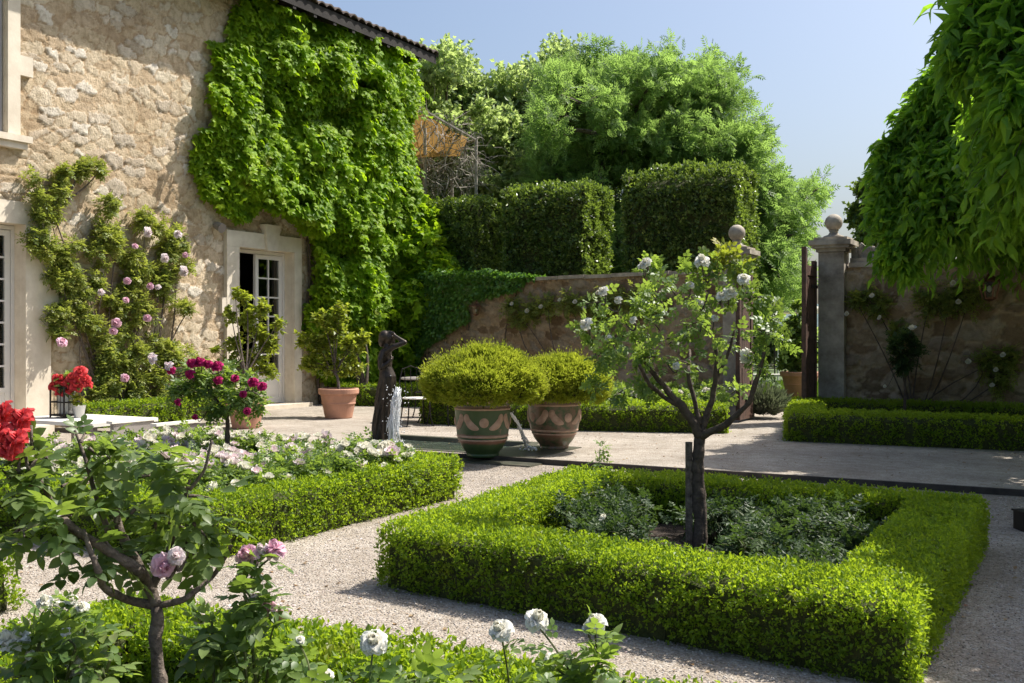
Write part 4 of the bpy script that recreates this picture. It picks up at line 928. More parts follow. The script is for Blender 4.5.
# ================================================================== BOX HEDGES
def rect(x0, x1, y0, y1, w=.4): e = w / 2; return [(x0 + e, y0 + e), (x1 - e, y0 + e), (x1 - e, y1 - e), (x0 + e, y1 - e)]
def soil(name_, pts, z=.03):
    P = np.array(pts, float); n = 40
    u, v = np.meshgrid(np.linspace(0, 1, n), np.linspace(0, 1, n), indexing='ij')
    S = ((1 - u) * (1 - v))[..., None] * P[0] + (u * (1 - v))[..., None] * P[1] + (u * v)[..., None] * P[2] + ((1 - u) * v)[..., None] * P[3]
    Z = z + fbm(np.dstack([S, u * 0]), 5, 3, 4) * .05
    i = np.arange(n - 1)[:, None] * n; j = np.arange(n - 1)[None]
    struct(Geo().add(np.dstack([S, Z]).reshape(-1, 3), np.stack([i + j, i + n + j, i + n + j + 1, i + j + 1], -1).reshape(-1, 4)).build(name_, M['soil'], smooth=True))
main = [(-3.48, 5.28), (-.86, 4.92), (-.86, 7.84), (-3.62, 7.86)]
hedge('box_hedge', main, .46, .38, 'neat box hedge framing the bed of the central white standard rose', leaf=.021, dens=12500)
soil('soil', main)
lbed = rect(-8.4, -5.08, 5.02, 8.25, .44)
hedge('box_hedge', lbed, .44, .39, 'clipped box hedge round the left bed of white and pink ground roses', leaf=.024, dens=8800); soil('soil', lbed)
fbed = rect(-3.75, -.62, .3, 3.3, .42)
hedge('box_hedge', fbed, .42, .36, 'loosely trimmed box hedge running across the bottom edge in front', leaf=.026, dens=8200, wob=.035); soil('soil', fbed)
hedge('box_hedge', rect(-8.4, -5.12, .3, 3.72, .46), .46, .4, 'rounded box hedge corner just showing at the left picture edge', leaf=.026, dens=6000, rnd_=.12)
hedge('box_hedge', [(-9.6, 14.55), (-6.85, 14.62), (-4.75, 15.3)], .5, .42 + CZ, 'straight box hedge behind the two vases, before the garden wall', closed=False, dens=3300, leaf=.032, wob=.025)
rb = [(-3.45, 14.62), (2.2, 14.95), (2.2, 17.4), (-4.05, 17.4)]
hedge('box_hedge', rb, .5, .4 + CZ, 'dark shaded box hedge at the foot of the right wall', dens=3300, leaf=.032); soil('soil', rb, CZ)
hedge('box_hedge', [(-13.7, 11.0), (-13.7, 14.3)], .5, .36 + CZ, 'low box strip under the pink climbing rose at the house', closed=False, dens=2600, leaf=.036)
hedge('box_hedge', [(-13.55, 17.4), (-12.5, 17.7), (-10.2, 18.2)], .5, .42 + CZ, 'low box strip behind the citrus pot and the bronze statue', closed=False, dens=2400, leaf=.038)

# ================================================================== STANDARD ROSES
def rose_std(label, base, paths, clumps, mat, per, nleaf, size, tpl, blooms, center, bark='bark', stake=None, face=None, group=None, hi=0, **kw):
    t = thing('standard_rose', label, 'rose tree', base, group); g = Geo(); w = Geo()
    for p, r in paths: 
        p = np.array(p, float); q = np.linspace(0, 1, 22); tt = np.linspace(0, 1, len(p))
        P = np.stack([np.interp(q, tt, p[:, k]) for k in range(3)], -1); P[1:-1] = (P[:-2] + 2 * P[1:-1] + P[2:]) / 4; P += (np.stack([fbm(P, 18, 7), fbm(P, 18, 27), P[:, 0] * 0 + .5], -1) - .5) * r[0] * 1.1
        w.tube(P, np.interp(q, [0, 1], r) * (1 + .5 * (vnoise(P, 22, 3) - .5)), 10)
    sprays(g, tpl, clumps, per, nleaf, size, center=center, wood=w, twr=.0035, **kw)
    for (pos, s, c) in blooms:
        f = nrm(np.array(pos) - center) * .6 + np.array([0, -.55, .45]) if face is None else face
        j = np.array(pos) - nrm(f) * .03
        cc = min((np.array(c_) for c_, r_ in clumps), key=lambda q: np.linalg.norm(q - j))
        w.tube(bez(j, j - [0, 0, .1], j + (cc - j) * .6), np.linspace(.004, .006, 7), 5)
        bloom(t, pos, s, c, f, hi)
    g.build('foliage', M[mat], t, smooth=True); w.build('trunk', M[bark], t, smooth=True)
    if stake is not None: Geo().tube(stake, .024, 7).build('stake', M['bark'], t)
    return t
D0 = 6.76; q = lambda px, py, d=D0: at(px, py, d)
b0 = np.array([-2.2, 6.5, .03]); fk = q(700, 437)
paths = [([b0, q(698, 500), q(696, 470), fk], (.04, .034)), ([b0 + [.03, 0, 0], q(702, 505), q(700, 470), fk], (.028, .024)), ([fk, q(685, 410), q(668, 392), q(645, 362)], (.034, .014)), ([fk, q(712, 400), q(716, 375), q(716, 345)], (.024, .012)), ([fk, q(725, 425, 6.6), q(750, 403, 6.5), q(765, 352, 6.4)], (.026, .012)), ([q(685, 408), q(665, 398), q(650, 385, 6.6), q(640, 365, 6.5)], (.02, .01)), ([q(700, 425), q(694, 400), q(688, 375), q(690, 350, 7.1)], (.018, .009)), ([q(716, 380), q(728, 355), q(735, 330)], (.014, .007))]
cl = [(q(a, b, D0 + e), r / FPX * D0) for a, b, r, e in [(620, 325, 26, 0), (645, 305, 28, .2), (670, 300, 28, -.2), (700, 300, 28, .2), (728, 300, 22, 0), (605, 345, 20, -.2), (635, 345, 26, .2), (665, 335, 26, 0), (700, 335, 26, -.2), (725, 335, 20, .2), (660, 360, 18, 0), (690, 365, 16, .1), (640, 375, 14, 0), (765, 330, 16, -.3), (780, 345, 14, -.3), (750, 300, 12, -.2), (760, 365, 12, -.3), (655, 278, 18, 0), (690, 275, 18, .1), (715, 280, 16, -.1), (735, 270, 10, 0), (648, 268, 7, 0), (600, 310, 14, 0), (775, 318, 12, -.2), (610, 365, 12, 0), (710, 260, 9, 0), (755, 345, 12, -.3), (600, 385, 12, 0), (625, 393, 10, .1), (652, 388, 9, 0), (735, 388, 9, .1), (598, 345, 14, 0), (590, 330, 10, 0)]]
bl = [(q(a, b, D0 - .15), s, 'white') for a, b, s in [(702, 261, .1), (744, 279, .1), (730, 293, .1), (722, 296, .08), (586, 324, .1), (603, 291, .07), (646, 262, .08), (642, 266, .06), (775, 306, .07), (747, 356, .1), (751, 292, .06), (662, 294, .055), (700, 302, .05), (633, 320, .05), (676, 366, .05), (618, 300, .06), (690, 285, .06), (715, 318, .055), (768, 330, .06), (608, 338, .05)]]
rose_std('central standard rose with gnarled forked trunk and large white blooms', b0, paths, cl, 'rose', 26, 6, .08, T_ROSE, bl, q(685, 335), bark='bark_dark', stake=[[-2.262, 6.48, .03], q(689, 442)], hi=1, droop=.2, twig_len=1.0, flat=.45)
t = bpy.data.objects['standard_rose']; g = Geo(); sprays(g, T_ROSE, [(q(722, 258), .1), (q(735, 262), .09), (q(715, 270), .08)], 45, 5, .09, flat=.4); g.build('young_shoots', M['shoot'], t)

# near rose with red blooms, left foreground
D1 = 2.74; q = lambda px, py, d=D1: at(px, py, d)
b0 = np.array([-2.13, 1.95, .03]); hd = q(155, 606)
paths = [([b0, q(160, 760), q(159, 680), hd], (.022, .018)), ([hd, q(148, 585), q(135, 568, 2.65), q(60, 520, 2.6), q(30, 488, 2.6)], (.02, .006)), ([hd, q(130, 600), q(105, 590, 2.6), q(92, 560, 2.55), q(85, 530, 2.6)], (.014, .005)), ([q(152, 595), q(136, 560), q(118, 530), q(110, 480)], (.017, .005)), ([q(150, 590), q(165, 560), q(180, 520), q(190, 480)], (.012, .004)), ([q(155, 606), q(185, 600), q(215, 575, 2.8), q(232, 545, 2.8)], (.011, .004)), ([q(112, 540), q(100, 510), q(88, 470), q(75, 430)], (.009, .003)), ([q(60, 520, 2.6), q(40, 480, 2.6), q(20, 450, 2.6)], (.007, .003)), ([q(190, 490), q(205, 470), q(212, 440)], (.006, .003))]
cl = [(q(a, b + 14, D1 + e), .72 * r / FPX * D1) for a, b, r, e in [(40, 480, 34, -.15), (75, 470, 32, .1), (105, 455, 30, 0), (140, 470, 34, .15), (165, 450, 24, 0), (120, 500, 34, -.1), (70, 510, 30, -.15), (160, 505, 32, .1), (185, 480, 26, 0), (25, 510, 22, -.1), (100, 535, 24, -.1), (150, 540, 26, .1), (200, 510, 20, 0), (45, 445, 18, -.1), (85, 430, 16, 0), (195, 540, 14, .1), (12, 465, 20, -.15)]]
bl = [(q(16, 440, 2.55), .08, 'red'), (q(1, 432, 2.58), .075, 'red'), (q(22, 418, 2.6), .06, 'red'), (q(4, 412, 2.6), .06, 'red'), (q(9, 449, 2.55), .06, 'red'), (q(163, 566, 2.65), .06, 'pink'), (q(176, 556, 2.65), .05, 'palepink')]
rose_std('nearest standard rose with grey knotted trunk and crimson blooms at left edge', b0, paths, cl, 'rose_near', 10, 4, .085, T_ROSE_HI, bl, q(120, 500), hi=1, droop=.12, upw=.05, twig_len=1.0, flat=.85)

# fuchsia standard in the left bed
D2 = 9.38; q = lambda px, py, d=D2: at(px, py, d)
b0 = np.array([-6.75, 7.0, .03])
cl = [(q(a, b, D2 + e), r / FPX * D2) for a, b, r, e in [(205, 385, 18, 0), (225, 390, 20, .1), (245, 392, 17, -.1), (190, 388, 14, .1), (215, 405, 16, -.1), (238, 405, 15, .1), (200, 372, 13, 0), (228, 375, 13, 0), (252, 385, 10, 0), (178, 398, 10, 0), (258, 405, 8, 0)]]
bl = [(q(a, b, D2 - .22), s, 'fuchsia') for a, b, s in [(192, 363, .1), (200, 362, .1), (217, 366, .11), (208, 364, .09), (171, 370, .09), (190, 374, .09), (218, 380, .09), (235, 378, .09), (253, 382, .1), (262, 386, .09), (243, 394, .08), (178, 402, .08), (195, 417, .06), (247, 411, .07)]] + [(q(169, 366, 9.15), .08, 'palepink'), (q(153, 359, 9.15), .1, 'palepink')]
rose_std('standard rose with crimson purple blooms in the left bed before the door', b0, [([b0, b0 + [.02, 0, .3], q(227, 425), q(226, 410)], (.024, .02)), ([q(226, 412), q(212, 395), q(200, 380)], (.02, .008)), ([q(226, 412), q(240, 398), q(250, 388)], (.02, .008))], cl, 'rose', 52, 6, .11, T_ROSE_LO, bl, q(222, 395), bark='bark_dark', hi=1, droop=.2)

# standard in deep shade by the right wall
b0 = rwp(905, 400, .9) * [1, 1, 0] + [0, 0, CZ]; dd = 16.2; q = lambda px, py, d=dd: at(px, py, d)
cl = [(q(a, b), r / FPX * dd) for a, b, r in [(905, 355, 14), (895, 345, 10), (915, 348, 10), (908, 338, 9), (900, 365, 9)]]
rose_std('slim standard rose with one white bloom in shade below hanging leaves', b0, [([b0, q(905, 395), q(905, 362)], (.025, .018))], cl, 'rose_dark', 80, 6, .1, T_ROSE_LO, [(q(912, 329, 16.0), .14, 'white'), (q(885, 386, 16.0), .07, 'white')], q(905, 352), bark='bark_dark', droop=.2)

# ================================================================== BEDDING ROSES
def bush(label, loc, r, h, mat, blooms, color, size=.09, per=150, bl=.075, name='rose_bush', hi=0, group=None, tpl=None):
    t = thing(name, label, 'rose bush', loc, group); g = Geo(); w = Geo(); loc = np.array(loc, float)
    cl = []
    for k in range(6):
        a = 2 * PI * k / 6 + R.normal() * .2; rr = r * R.uniform(.4, .65)
        c = loc + [rr * math.cos(a), rr * math.sin(a), h * R.uniform(.45, .75)]; cl.append((c, np.array([r * .45, r * .45, h * .35])))
        w.tube(bez(loc, loc + [0, 0, h * .4], c), np.linspace(.008, .004, 7), 5)
    cl.append((loc + [0, 0, h * .65], np.array([r * .5, r * .5, h * .35])))
    sprays(g, tpl or T_ROSE_LO, cl, per, 4, size, wood=w, droop=.2, twr=.003, upw=.35)
    for k in range(blooms):
        a = R.random() * 2 * PI; rr = r * R.random() ** .5; z = h * (.9 + .16 * R.random() - .25 * (rr / r) ** 2)
        p = loc + [rr * math.cos(a), rr * math.sin(a), z]; w.tube(bez(p, p - [0, 0, .08], p - [0, 0, .18]), .003, 4, cap=False)
        bloom(t, p, bl * R.uniform(.75, 1.2), color if R.random() < (.85 if color == 'white' else .55) else ('palepink' if color == 'white' else 'white'), None, hi)
    g.build('foliage', M[mat], t); w.build('stem', M['stem'], t); return t
GRP = 'ground roses of the left bed'
spots = [(-5.62, 7.5, 'white', 'white ground rose at the far right corner inside the left hedge'), (-5.72, 6.75, 'palepink', 'pale pink ground rose by the right hedge side of left bed'), (-5.8, 5.95, 'white', 'white ground rose near front right corner of left bed') if False else (-5.8, 5.95, 'palepink', 'pink tinged ground rose near front right corner of left bed'),
         (-6.35, 7.55, 'white', 'white ground rose along the rear hedge, right of crimson standard'), (-6.4, 6.3, 'palepink', 'blush ground rose in front of the crimson standard trunk'), (-6.5, 5.7, 'white', 'white ground rose at front middle of left bed hedge'),
         (-7.2, 7.55, 'white', 'white ground rose behind the crimson standard, rear hedge'), (-7.15, 6.6, 'palepink', 'pale pink ground rose left of the crimson standard trunk'), (-7.25, 5.8, 'white', 'white ground rose behind the near rose leaves, front left bed'), (-7.9, 6.4, 'palepink', 'small blush ground rose at far left end of bed'), (-7.9, 7.4, 'white', 'small white ground rose at rear left corner of bed')]
for x, y, c, lab in spots: bush(lab, (x, y, .04), .5, .5, 'rose', 34, c, group=GRP, bl=.118, per=140)
for px, py, d, c, lab in [(598, 395, 16.6, 'white', 'white ground rose behind the box hedge next to vase shrub'), (628, 394, 16.8, 'white', 'white ground rose mid way behind the box hedge by wall'), (655, 393, 17, 'white', 'white ground rose behind the box hedge, left of central trunk'), (690, 396, 17, 'white', 'white ground rose at hedge end beside left gate leaf')]:
    b = at(px, py, d); bush(lab, (b[0], b[1], CZ + .02), .62, .62, 'rose', 12, c, per=60, size=.13, bl=.12, group='ground roses before the garden wall')
GM = 'low roses of the central bed'
for x, y, h, nb, lab in [(-3.05, 7.1, .36, 0, 'low flowerless rose at back left corner of central bed'), (-2.75, 6.35, .3, 1, 'low rose just left of the central trunk'), (-2.3, 7.2, .36, 0, 'low dark rose behind the central trunk by rear hedge'), (-1.7, 7.15, .4, 0, 'low shaded rose along the rear hedge right of central trunk'), (-1.75, 6.3, .34, 0, 'low dark rose right of the central trunk'), (-1.3, 6.7, .36, 0, 'low shaded rose beside the right hedge arm'), (-1.35, 5.95, .3, 0, 'low shaded rose at front right corner of central bed'), (-2.3, 5.75, .2, 0, 'tiny rose before the central trunk'), (-3.0, 6.7, .34, 0, 'low rose by the left hedge arm of central bed')]:
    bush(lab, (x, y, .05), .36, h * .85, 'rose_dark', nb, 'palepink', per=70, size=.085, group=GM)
# foreground bed
GF = 'foreground roses inside the bottom hedge'
def fbush(label, stems, col, clumps, d, size=.09):
    c0 = at(*clumps[0][:2], d); base = np.array([c0[0], c0[1], .04]); t = thing('rose_bush', label, 'rose bush', base, GF); g = Geo(); w = Geo()
    cl = [(at(a, b, d + R.normal() * .05), r / FPX * d) for a, b, r in clumps]
    sprays(g, T_ROSE_HI, [(c + [0, 0, -.03], r * .75) for c, r in cl], 34, 4, size, wood=w, droop=.2, twr=.0025, upw=.35)
    for c, r in cl: w.tube(bez(base, base * .5 + c * .5 + R.normal(size=3) * .04, c), np.linspace(.007, .004, 7), 5)
    for a, b, s, cc in stems:
        p = at(a, b, d); e = min((c for c, r in cl), key=lambda k: np.linalg.norm(k - p)); w.tube(bez(p - [0, 0, .015], (p + e) / 2 + R.normal(size=3) * .01, e), .003, 5)
        n_ = 5; tt = R.uniform(.15, .6, n_)[:, None]; P = p + (e - p) * tt; scatter(g, T_ROSE, P, nrm(rdir(n_) + [0, 0, .1]), nrm(rdir(n_) * .4 + up), size * R.uniform(.6, .9, n_))
        bloom(t, p, s, cc or col, (.1, -.5, .7), 1)
    g.build('foliage', M['rose'], t, smooth=True); w.build('stem', M['stem'], t)
fbush('pink rose bush in front with tall stems of full pink blooms', [(248, 556, .075, 'pink'), (275, 550, .062, 'pink'), (262, 548, .042, 'palepink'), (255, 600, .058, 'palepink'), (268, 609, .06, 'pink'), (278, 616, .05, 'pink'), (216, 651, .035, 'palepink'), (200, 618, .04, 'palepink')], 'pink', [(245, 652, 30), (270, 655, 26), (220, 650, 26), (260, 675, 34), (212, 622, 14), (244, 590, 8), (290, 660, 24)], 2.95)
fbush('white rose bush in front at the lower left corner', [(8, 641, .075, None), (20, 640, .06, None), (66, 632, .03, None), (80, 668, .07, None), (88, 676, .06, None), (30, 655, .03, None)], 'white', [(20, 670, 34), (55, 665, 34), (90, 690, 34), (40, 640, 20), (110, 660, 24), (75, 650, 18)], 2.6)
fbush('white rose behind the near trunk at bottom hedge rear', [(45, 602, .055, None), (60, 606, .06, None), (82, 608, .05, None), (72, 600, .045, None)], 'white', [(60, 625, 22), (85, 628, 20), (35, 630, 20)], 3.35)
fbush('white rose bush in front with bloom over gravel path', [(374, 642, .085, None), (325, 677, .06, None), (300, 640, .03, None)], 'white', [(370, 690, 30), (335, 695, 30), (400, 700, 26), (310, 680, 22)], 2.95)
fbush('white rose in front right with three blooms along the bottom edge', [(501, 630, .07, None), (537, 620, .075, None), (596, 623, .07, None), (588, 628, .045, None), (552, 660, .045, None)], 'white', [(510, 690, 30), (545, 690, 34), (600, 690, 30), (575, 680, 26), (470, 700, 26), (625, 680, 16), (600, 660, 14)], 3.0)
fbush('leafy rose without blooms between the two white front roses', [(432, 700, .05, None)], 'white', [(440, 690, 24), (415, 680, 20), (460, 682, 18)], 3.1)
# seedling by the terrace edge
sp = thing('rose_sapling', 'thin young rose shoot growing at the courtyard edge behind central bed', 'sapling', at(598, 480, 8.7) * [1, 1, 0] + [0, 0, 0])
g = Geo(); w = Geo(); b = LOC[sp.name]; w.tube(bez(b, b + [0, 0, .4], at(600, 448, 8.7)), np.linspace(.006, .003, 7), 5); sprays(g, T_ROSE_LO, [(at(598, 470, 8.7), .1), (at(601, 450, 8.7), .07), (at(590, 478, 8.7), .1)], 90, 3, .08); g.build('foliage', M['rose'], sp); w.build('stem', M['stem'], sp)
# ================================================================== VASES WITH CLIPPED SHRUBS
def vase(label, x, y, prof, mat, mstart):
    t = thing('glazed_vase', label, 'vase', (x, y, CZ - .01), 'big glazed vases at the pool end'); b = np.array([x, y, CZ - .01])
    prof = np.array(prof); tt = np.linspace(0, len(prof) - 1, 70); P = np.stack([np.interp(tt, np.arange(len(prof)), prof[:, k]) for k in (0, 1)], -1)
    for _ in range(3): P[1:-1] = (P[:-2] + 2 * P[1:-1] + P[2:]) / 4
    g = Geo(); g.lathe(P, b, 56); g.build('body', M[mat], t, smooth=True)
    out = P[:int(np.argmax(P[:, 1])) + 1]
    rad = lambda z: np.interp(z, out[:, 1], out[:, 0])
    g = Geo(); zz = out[-1, 1]
    for z0, e in ((zz - .025, .018), (zz * .83, .01), (zz * .37, .011), (zz * .31, .009)): a = np.linspace(-PI / 2, PI / 2, 7); g.lathe(np.stack([rad(z0) - .004 + e * np.cos(a), z0 + e * 1.4 * np.sin(a)], -1), b, 56)
    g.build('moulded_band', M['relief'], t, smooth=True)
    def patch(g, th0, z0, a, bb, tilt=0, bow=0):
        rho = np.linspace(0, 1, 7)[:, None]; ph = np.linspace(0, 2 * PI, 25)[None]
        X = a * rho * np.cos(ph); Y = bb * rho * np.sin(ph); Y = Y + bow * (X / a) ** 2
        X, Y = X * math.cos(tilt) - Y * math.sin(tilt), X * math.sin(tilt) + Y * math.cos(tilt)
        z = z0 + Y; r = rad(z) + .003 + .014 * (1 - rho ** 2) * np.ones_like(ph); th = th0 + X / rad(z0)
        V = np.stack([r * np.cos(th), r * np.sin(th), z], -1).reshape(-1, 3) + b
        i = np.arange(6)[:, None] * 25; j = np.arange(24)[None]; g.add(V, np.stack([i + j, i + j + 1, i + 26 + j, i + 25 + j], -1).reshape(-1, 4))
    for k in range(4):
        g = Geo(); patch(g, mstart + k * PI / 2, zz * .61, .056, .058); g.build('medallion', M['relief'], t, smooth=True)
        th = mstart + k * PI / 2
        for sg in (-1, 1): g = Geo(); patch(g, th + sg * .52, zz * .58, .115, .046, sg * .8, .035); patch(g, th + sg * .66, zz * .68, .04, .055, 0); g.build('garland', M['relief'], t, smooth=True)
    Geo().lathe([(0, zz - .06), (rad(zz - .06) - .03, zz - .06)], b, 40).build('earth', M['soil'], t)
pr1 = [(0, 0), (.19, 0), (.2, .03), (.19, .05), (.25, .12), (.3, .22), (.318, .34), (.328, .48), (.335, .58), (.325, .62), (.35, .66), (.36, .7), (.34, .705), (.31, .7), (.3, .62), (.28, .5)]
pr2 = [(0, 0), (.17, 0), (.19, .03), (.18, .06), (.25, .14), (.3, .25), (.325, .38), (.33, .5), (.335, .62), (.345, .68), (.34, .7), (.31, .7), (.3, .62), (.28, .5)]
th = math.atan2(-10.85, 6.38)
vase('green glazed vase with pale medallions standing at the front pool corner', -6.38, 10.86, pr1, 'vase', th + .05)
vase('browner worn glazed vase with rounder belly, standing second behind the first', -5.98, 11.98, pr2, 'vase_worn', th + .5)
def ball(label, c, r, humps, mat='box_dry'):
    """clipped a while ago: several mounds grown together, shoots standing out, hollows between"""
    t = thing('clipped_shrub', label, 'shrub', (c[0], c[1], .66), 'fine leaved clipped shrubs growing in the vases'); g = Geo(); w = Geo(); c = np.array(c); r = np.array(r)
    E = [(c + np.array(o) @ np.array([[CS, SN, 0], [-SN, CS, 0], [0, 0, 1.]]), r * k) for o, k in humps]
    for ci, (e, q) in enumerate(E):
        n = int(44000 * (q[0] / .66) ** 2); d = rdir(n); d[:, 2] = np.where(d[:, 2] < -.8, -d[:, 2], d[:, 2])
        lump = 1 + (fbm(d * 1.0, 2.6, ci + int(c[1] * 10), 3) - .5) * .4 + (vnoise(d, 9, 4) - .5) * .22
        P = e + d * q * lump[:, None] * (1 - np.abs(R.normal(size=n)) * .09)[:, None]
        for cj, (e2, q2) in enumerate(E):
            if cj != ci: k = (((P - e2) / q2) ** 2).sum(1) > .7; P, d = P[k], d[k]
        n = len(P); clump = vnoise(P, 14, 6)
        k = R.random(n) < .35 + 1.1 * clump; P, d, clump = P[k], d[k], clump[k]; n = len(P)
        scatter(g, kite(.42, 1, .06, .08), P, nrm(d * .8 + rdir(n) * .5 + up * .3), nrm(rdir(n) + d * .4), R.uniform(.026, .058, n), np.clip(clump * .7 + R.normal(size=n) * .18 + .08, 0, 1))
        k = int(1500 * (q[0] / .66) ** 2); d = rdir(k); d[:, 2] = np.abs(d[:, 2]) - .3; d = nrm(d); B = e + d * q * .97; hh = R.uniform(.3, 1.25, (k, 1))
        for z in range(6): scatter(g, kite(.34, 1, .05, .05), B + (d * .7 + up * .4 + R.normal(size=(k, 3)) * .12) * (.02 + .016 * z) * hh, nrm(d + rdir(k) * .8 + up * .6), rdir(k), R.uniform(.02, .04, k), R.uniform(.5, 1, k))
        g2 = Geo().ell(e, q * .74, 20); V = g2.V[0]; w.add(e + (V - e) * (1 + (vnoise(V, 8, 2)[:, None] - .5) * .3), g2.F[0])
    g.build('foliage', M[mat], t)
    for k in range(22):
        e, q = E[k % len(E)]; dd = nrm(R.normal(size=3) * [1, 1, .6] + [0, 0, .5]); w.tube(bez([c[0], c[1], .6], [c[0], c[1], c[2] - .1], e + dd * q * .85), np.linspace(.018, .004, 7), 5)
    w.build('branches', M['twig'], t)
ball('broad yellow green clipped shrub in the front vase', at(483, 380, 12.28), (.61, .58, .38), [((-.27, 0, -.02), .72), ((.25, 0, -.04), .74), ((.02, .1, .06), .82), ((-.05, -.2, -.05), .7), ((.42, .05, -.1), .5)]); ball('smaller clipped shrub in the rear vase, touching its neighbour', at(562, 382, 13.1), (.52, .52, .36), [((-.12, 0, 0), .8), ((.2, 0, -.04), .74), ((.02, .1, .03), .8)])
g = Geo(); g.span((-6.9, 10.5, -.02), (-5.55, 10.818, .018)); tag(g.build('wet_slab', M['moss']), 'dark wet mossy slab under the front vase at pool end', 'stone slab')
g = Geo(); g.span((-6.42, 10.87, .03), (-5.72, 12.25, CZ + .012)); tag(g.build('wet_slab', M['moss']), 'dark wet mossy slab beneath the rear vase beside pool', 'stone slab')
# falling water
def jet(label, pts, w0, w1, n, drops):
    t = thing('water_jet', label, 'water jet', pts[-1]); g = Geo(); pts = np.array(pts, float)
    for k in range(n):
        off = R.normal(size=3) * w0; P = bez(pts[0] + off * .5, pts[1] + off, pts[2] + R.normal(size=3) * [w1, w1, 0], 16)
        P += (np.stack([vnoise(P, 12, k), vnoise(P, 12, k + 50), vnoise(P, 12, k + 90)], -1) - .5) * w1 * .9
        a = R.uniform(0, .3); s = slice(int(a * 16), 16 - int(R.uniform(0, .2) * 16)); P = P[s]
        g.tube(P, .006 + .007 * R.random() * vnoise(P, 18, k + 7), 5)
    for k in range(drops):
        q = bez(*pts, 16)[R.integers(3, 16)] + R.normal(size=3) * w1 * 1.3; g.ell(q, np.full(3, R.uniform(.004, .011)), 6)
    g.build('stream', M['foam'], t, smooth=True)
    g = Geo()
    for k in range(40): q = pts[-1] + R.normal(size=3) * [.07, .07, 0] + [0, 0, R.random() * .05 + .01]; g.ell(q, R.uniform(.008, .025) * np.array([1, 1, .7]), 6)
    g.build('splash', M['foam'], t, smooth=True)
jp = at(394, 440, 14.1)
jet('white foaming water jet falling in front of the bronze statue', [at(398, 389, 14.12), at(396, 392, 14.08), [jp[0], jp[1], .02]], .035, .06, 34, 120)
jet('thin arc of water from the front vase rim into the pool end', [at(508, 411, 12.5), at(518, 418, 12.7), [*at(529, 452, 13.0)[:2], CZ + .02]], .012, .02, 10, 25)

# ================================================================== BRONZE STATUE
st = thing('statue', 'slender dark bronze statue of a draped woman with raised elbow by the pool', 'statue', (*ground(386, 444)[:2], CZ))
def stat():
    g = Geo(); a = np.linspace(0, 2 * PI, 72, endpoint=False)
    rows = [(0, -.075, .0, .125, .12), (.03, -.075, 0, .13, .125), (.2, -.065, 0, .12, .115), (.45, -.04, 0, .115, .11), (.65, -.01, 0, .12, .115), (.8, .015, 0, .125, .12), (.9, .025, 0, .118, .118), (.98, .01, 0, .098, .1), (1.04, -.005, 0, .088, .095), (1.12, -.015, 0, .1, .115), (1.2, -.012, 0, .098, .125), (1.27, 0, 0, .075, .12), (1.31, .012, 0, .045, .06), (1.36, .025, 0, .038, .04)]
    rows = np.array(rows); zz = np.linspace(0, 1.36, 110); I = [np.interp(zz, rows[:, 0], rows[:, k]) for k in range(1, 5)]
    fold = np.clip((1.0 - zz) / .5, 0, 1)[:, None] * .016 * (np.sin(a * 9 + zz[:, None] * 5) + .6 * np.sin(a * 17 - zz[:, None] * 7)) + np.clip((zz - 1.0) / .1, 0, 1)[:, None] * np.clip((1.27 - zz) / .05, 0, 1)[:, None] * .005 * np.sin(a * 6 + zz[:, None] * 40)
    V = np.stack([I[0][:, None] + (I[2][:, None] + fold) * np.cos(a), I[1][:, None] + (I[3][:, None] + fold) * np.sin(a), np.broadcast_to(zz[:, None], (110, 72))], -1)
    i = np.arange(109)[:, None] * 72; j = np.arange(72)[None]; j2 = (j + 1) % 72
    g.add(V.reshape(-1, 3), [np.stack([i + j, i + j2, i + 72 + j2, i + 72 + j], -1).reshape(-1, 4), np.arange(72)[None, ::-1], (np.arange(72) + 109 * 72)[None]])
    g.ell((.045, 0, 1.44), (.082, .07, .1), 24); g.ell((-.02, .0, 1.46), (.085, .08, .085), 20); g.ell((-.06, 0, 1.40), (.05, .055, .09), 16)
    g.ell((.128, 0, 1.435), (.02, .014, .024), 12); g.ell((.115, 0, 1.40), (.018, .022, .01), 12); g.ell((.105, 0, 1.375), (.025, .03, .022), 12)
    for sg in (-1, 1): g.ell((.112, sg * .03, 1.455), (.012, .014, .008), 10)
    def limb(p, r): g.tube(np.array([np.interp(np.linspace(0, 1, 14), np.linspace(0, 1, len(p)), np.array(p)[:, k]) for k in range(3)]).T, np.interp(np.linspace(0, 1, 14), np.linspace(0, 1, len(r)), r), 12); [g.ell(q, (e,) * 3, 12) for q, e in zip(p, r)]
    limb([(.01, -.105, 1.25), (.13, -.13, 1.32), (.275, -.1, 1.375)], (.046, .04, .034)); limb([(.275, -.1, 1.375), (.2, -.09, 1.42), (.125, -.07, 1.475)], (.034, .03, .022))
    for k in range(4): limb([(.125, -.07, 1.475 + .008 * k), (.1, -.055 + .004 * k, 1.5 + .007 * k), (.06, -.04, 1.515 + .006 * k)], (.011, .009, .007))
    limb([(.125, -.07, 1.47), (.105, -.075, 1.455), (.09, -.07, 1.45)], (.011, .009, .007))
    limb([(-.03, -.11, 1.24), (-.06, -.16, 1.13), (-.055, -.17, 1.02)], (.045, .04, .035)); limb([(-.055, -.17, 1.02), (.02, -.165, 1.07), (.085, -.12, 1.14)], (.034, .03, .022))
    for k in range(4): limb([(.085, -.12, 1.14 + .011 * k - .015), (.105, -.1, 1.155 + .011 * k - .015), (.108, -.07, 1.16 + .011 * k - .015)], (.011, .009, .007))
    limb([(.08, -.12, 1.15), (.085, -.115, 1.185), (.09, -.1, 1.2)], (.011, .009, .007))
    return g
g = stat(); V = np.concatenate(g.V); c, s = math.cos(YAW), math.sin(YAW); k = 0
sc = 1.5 / 1.53
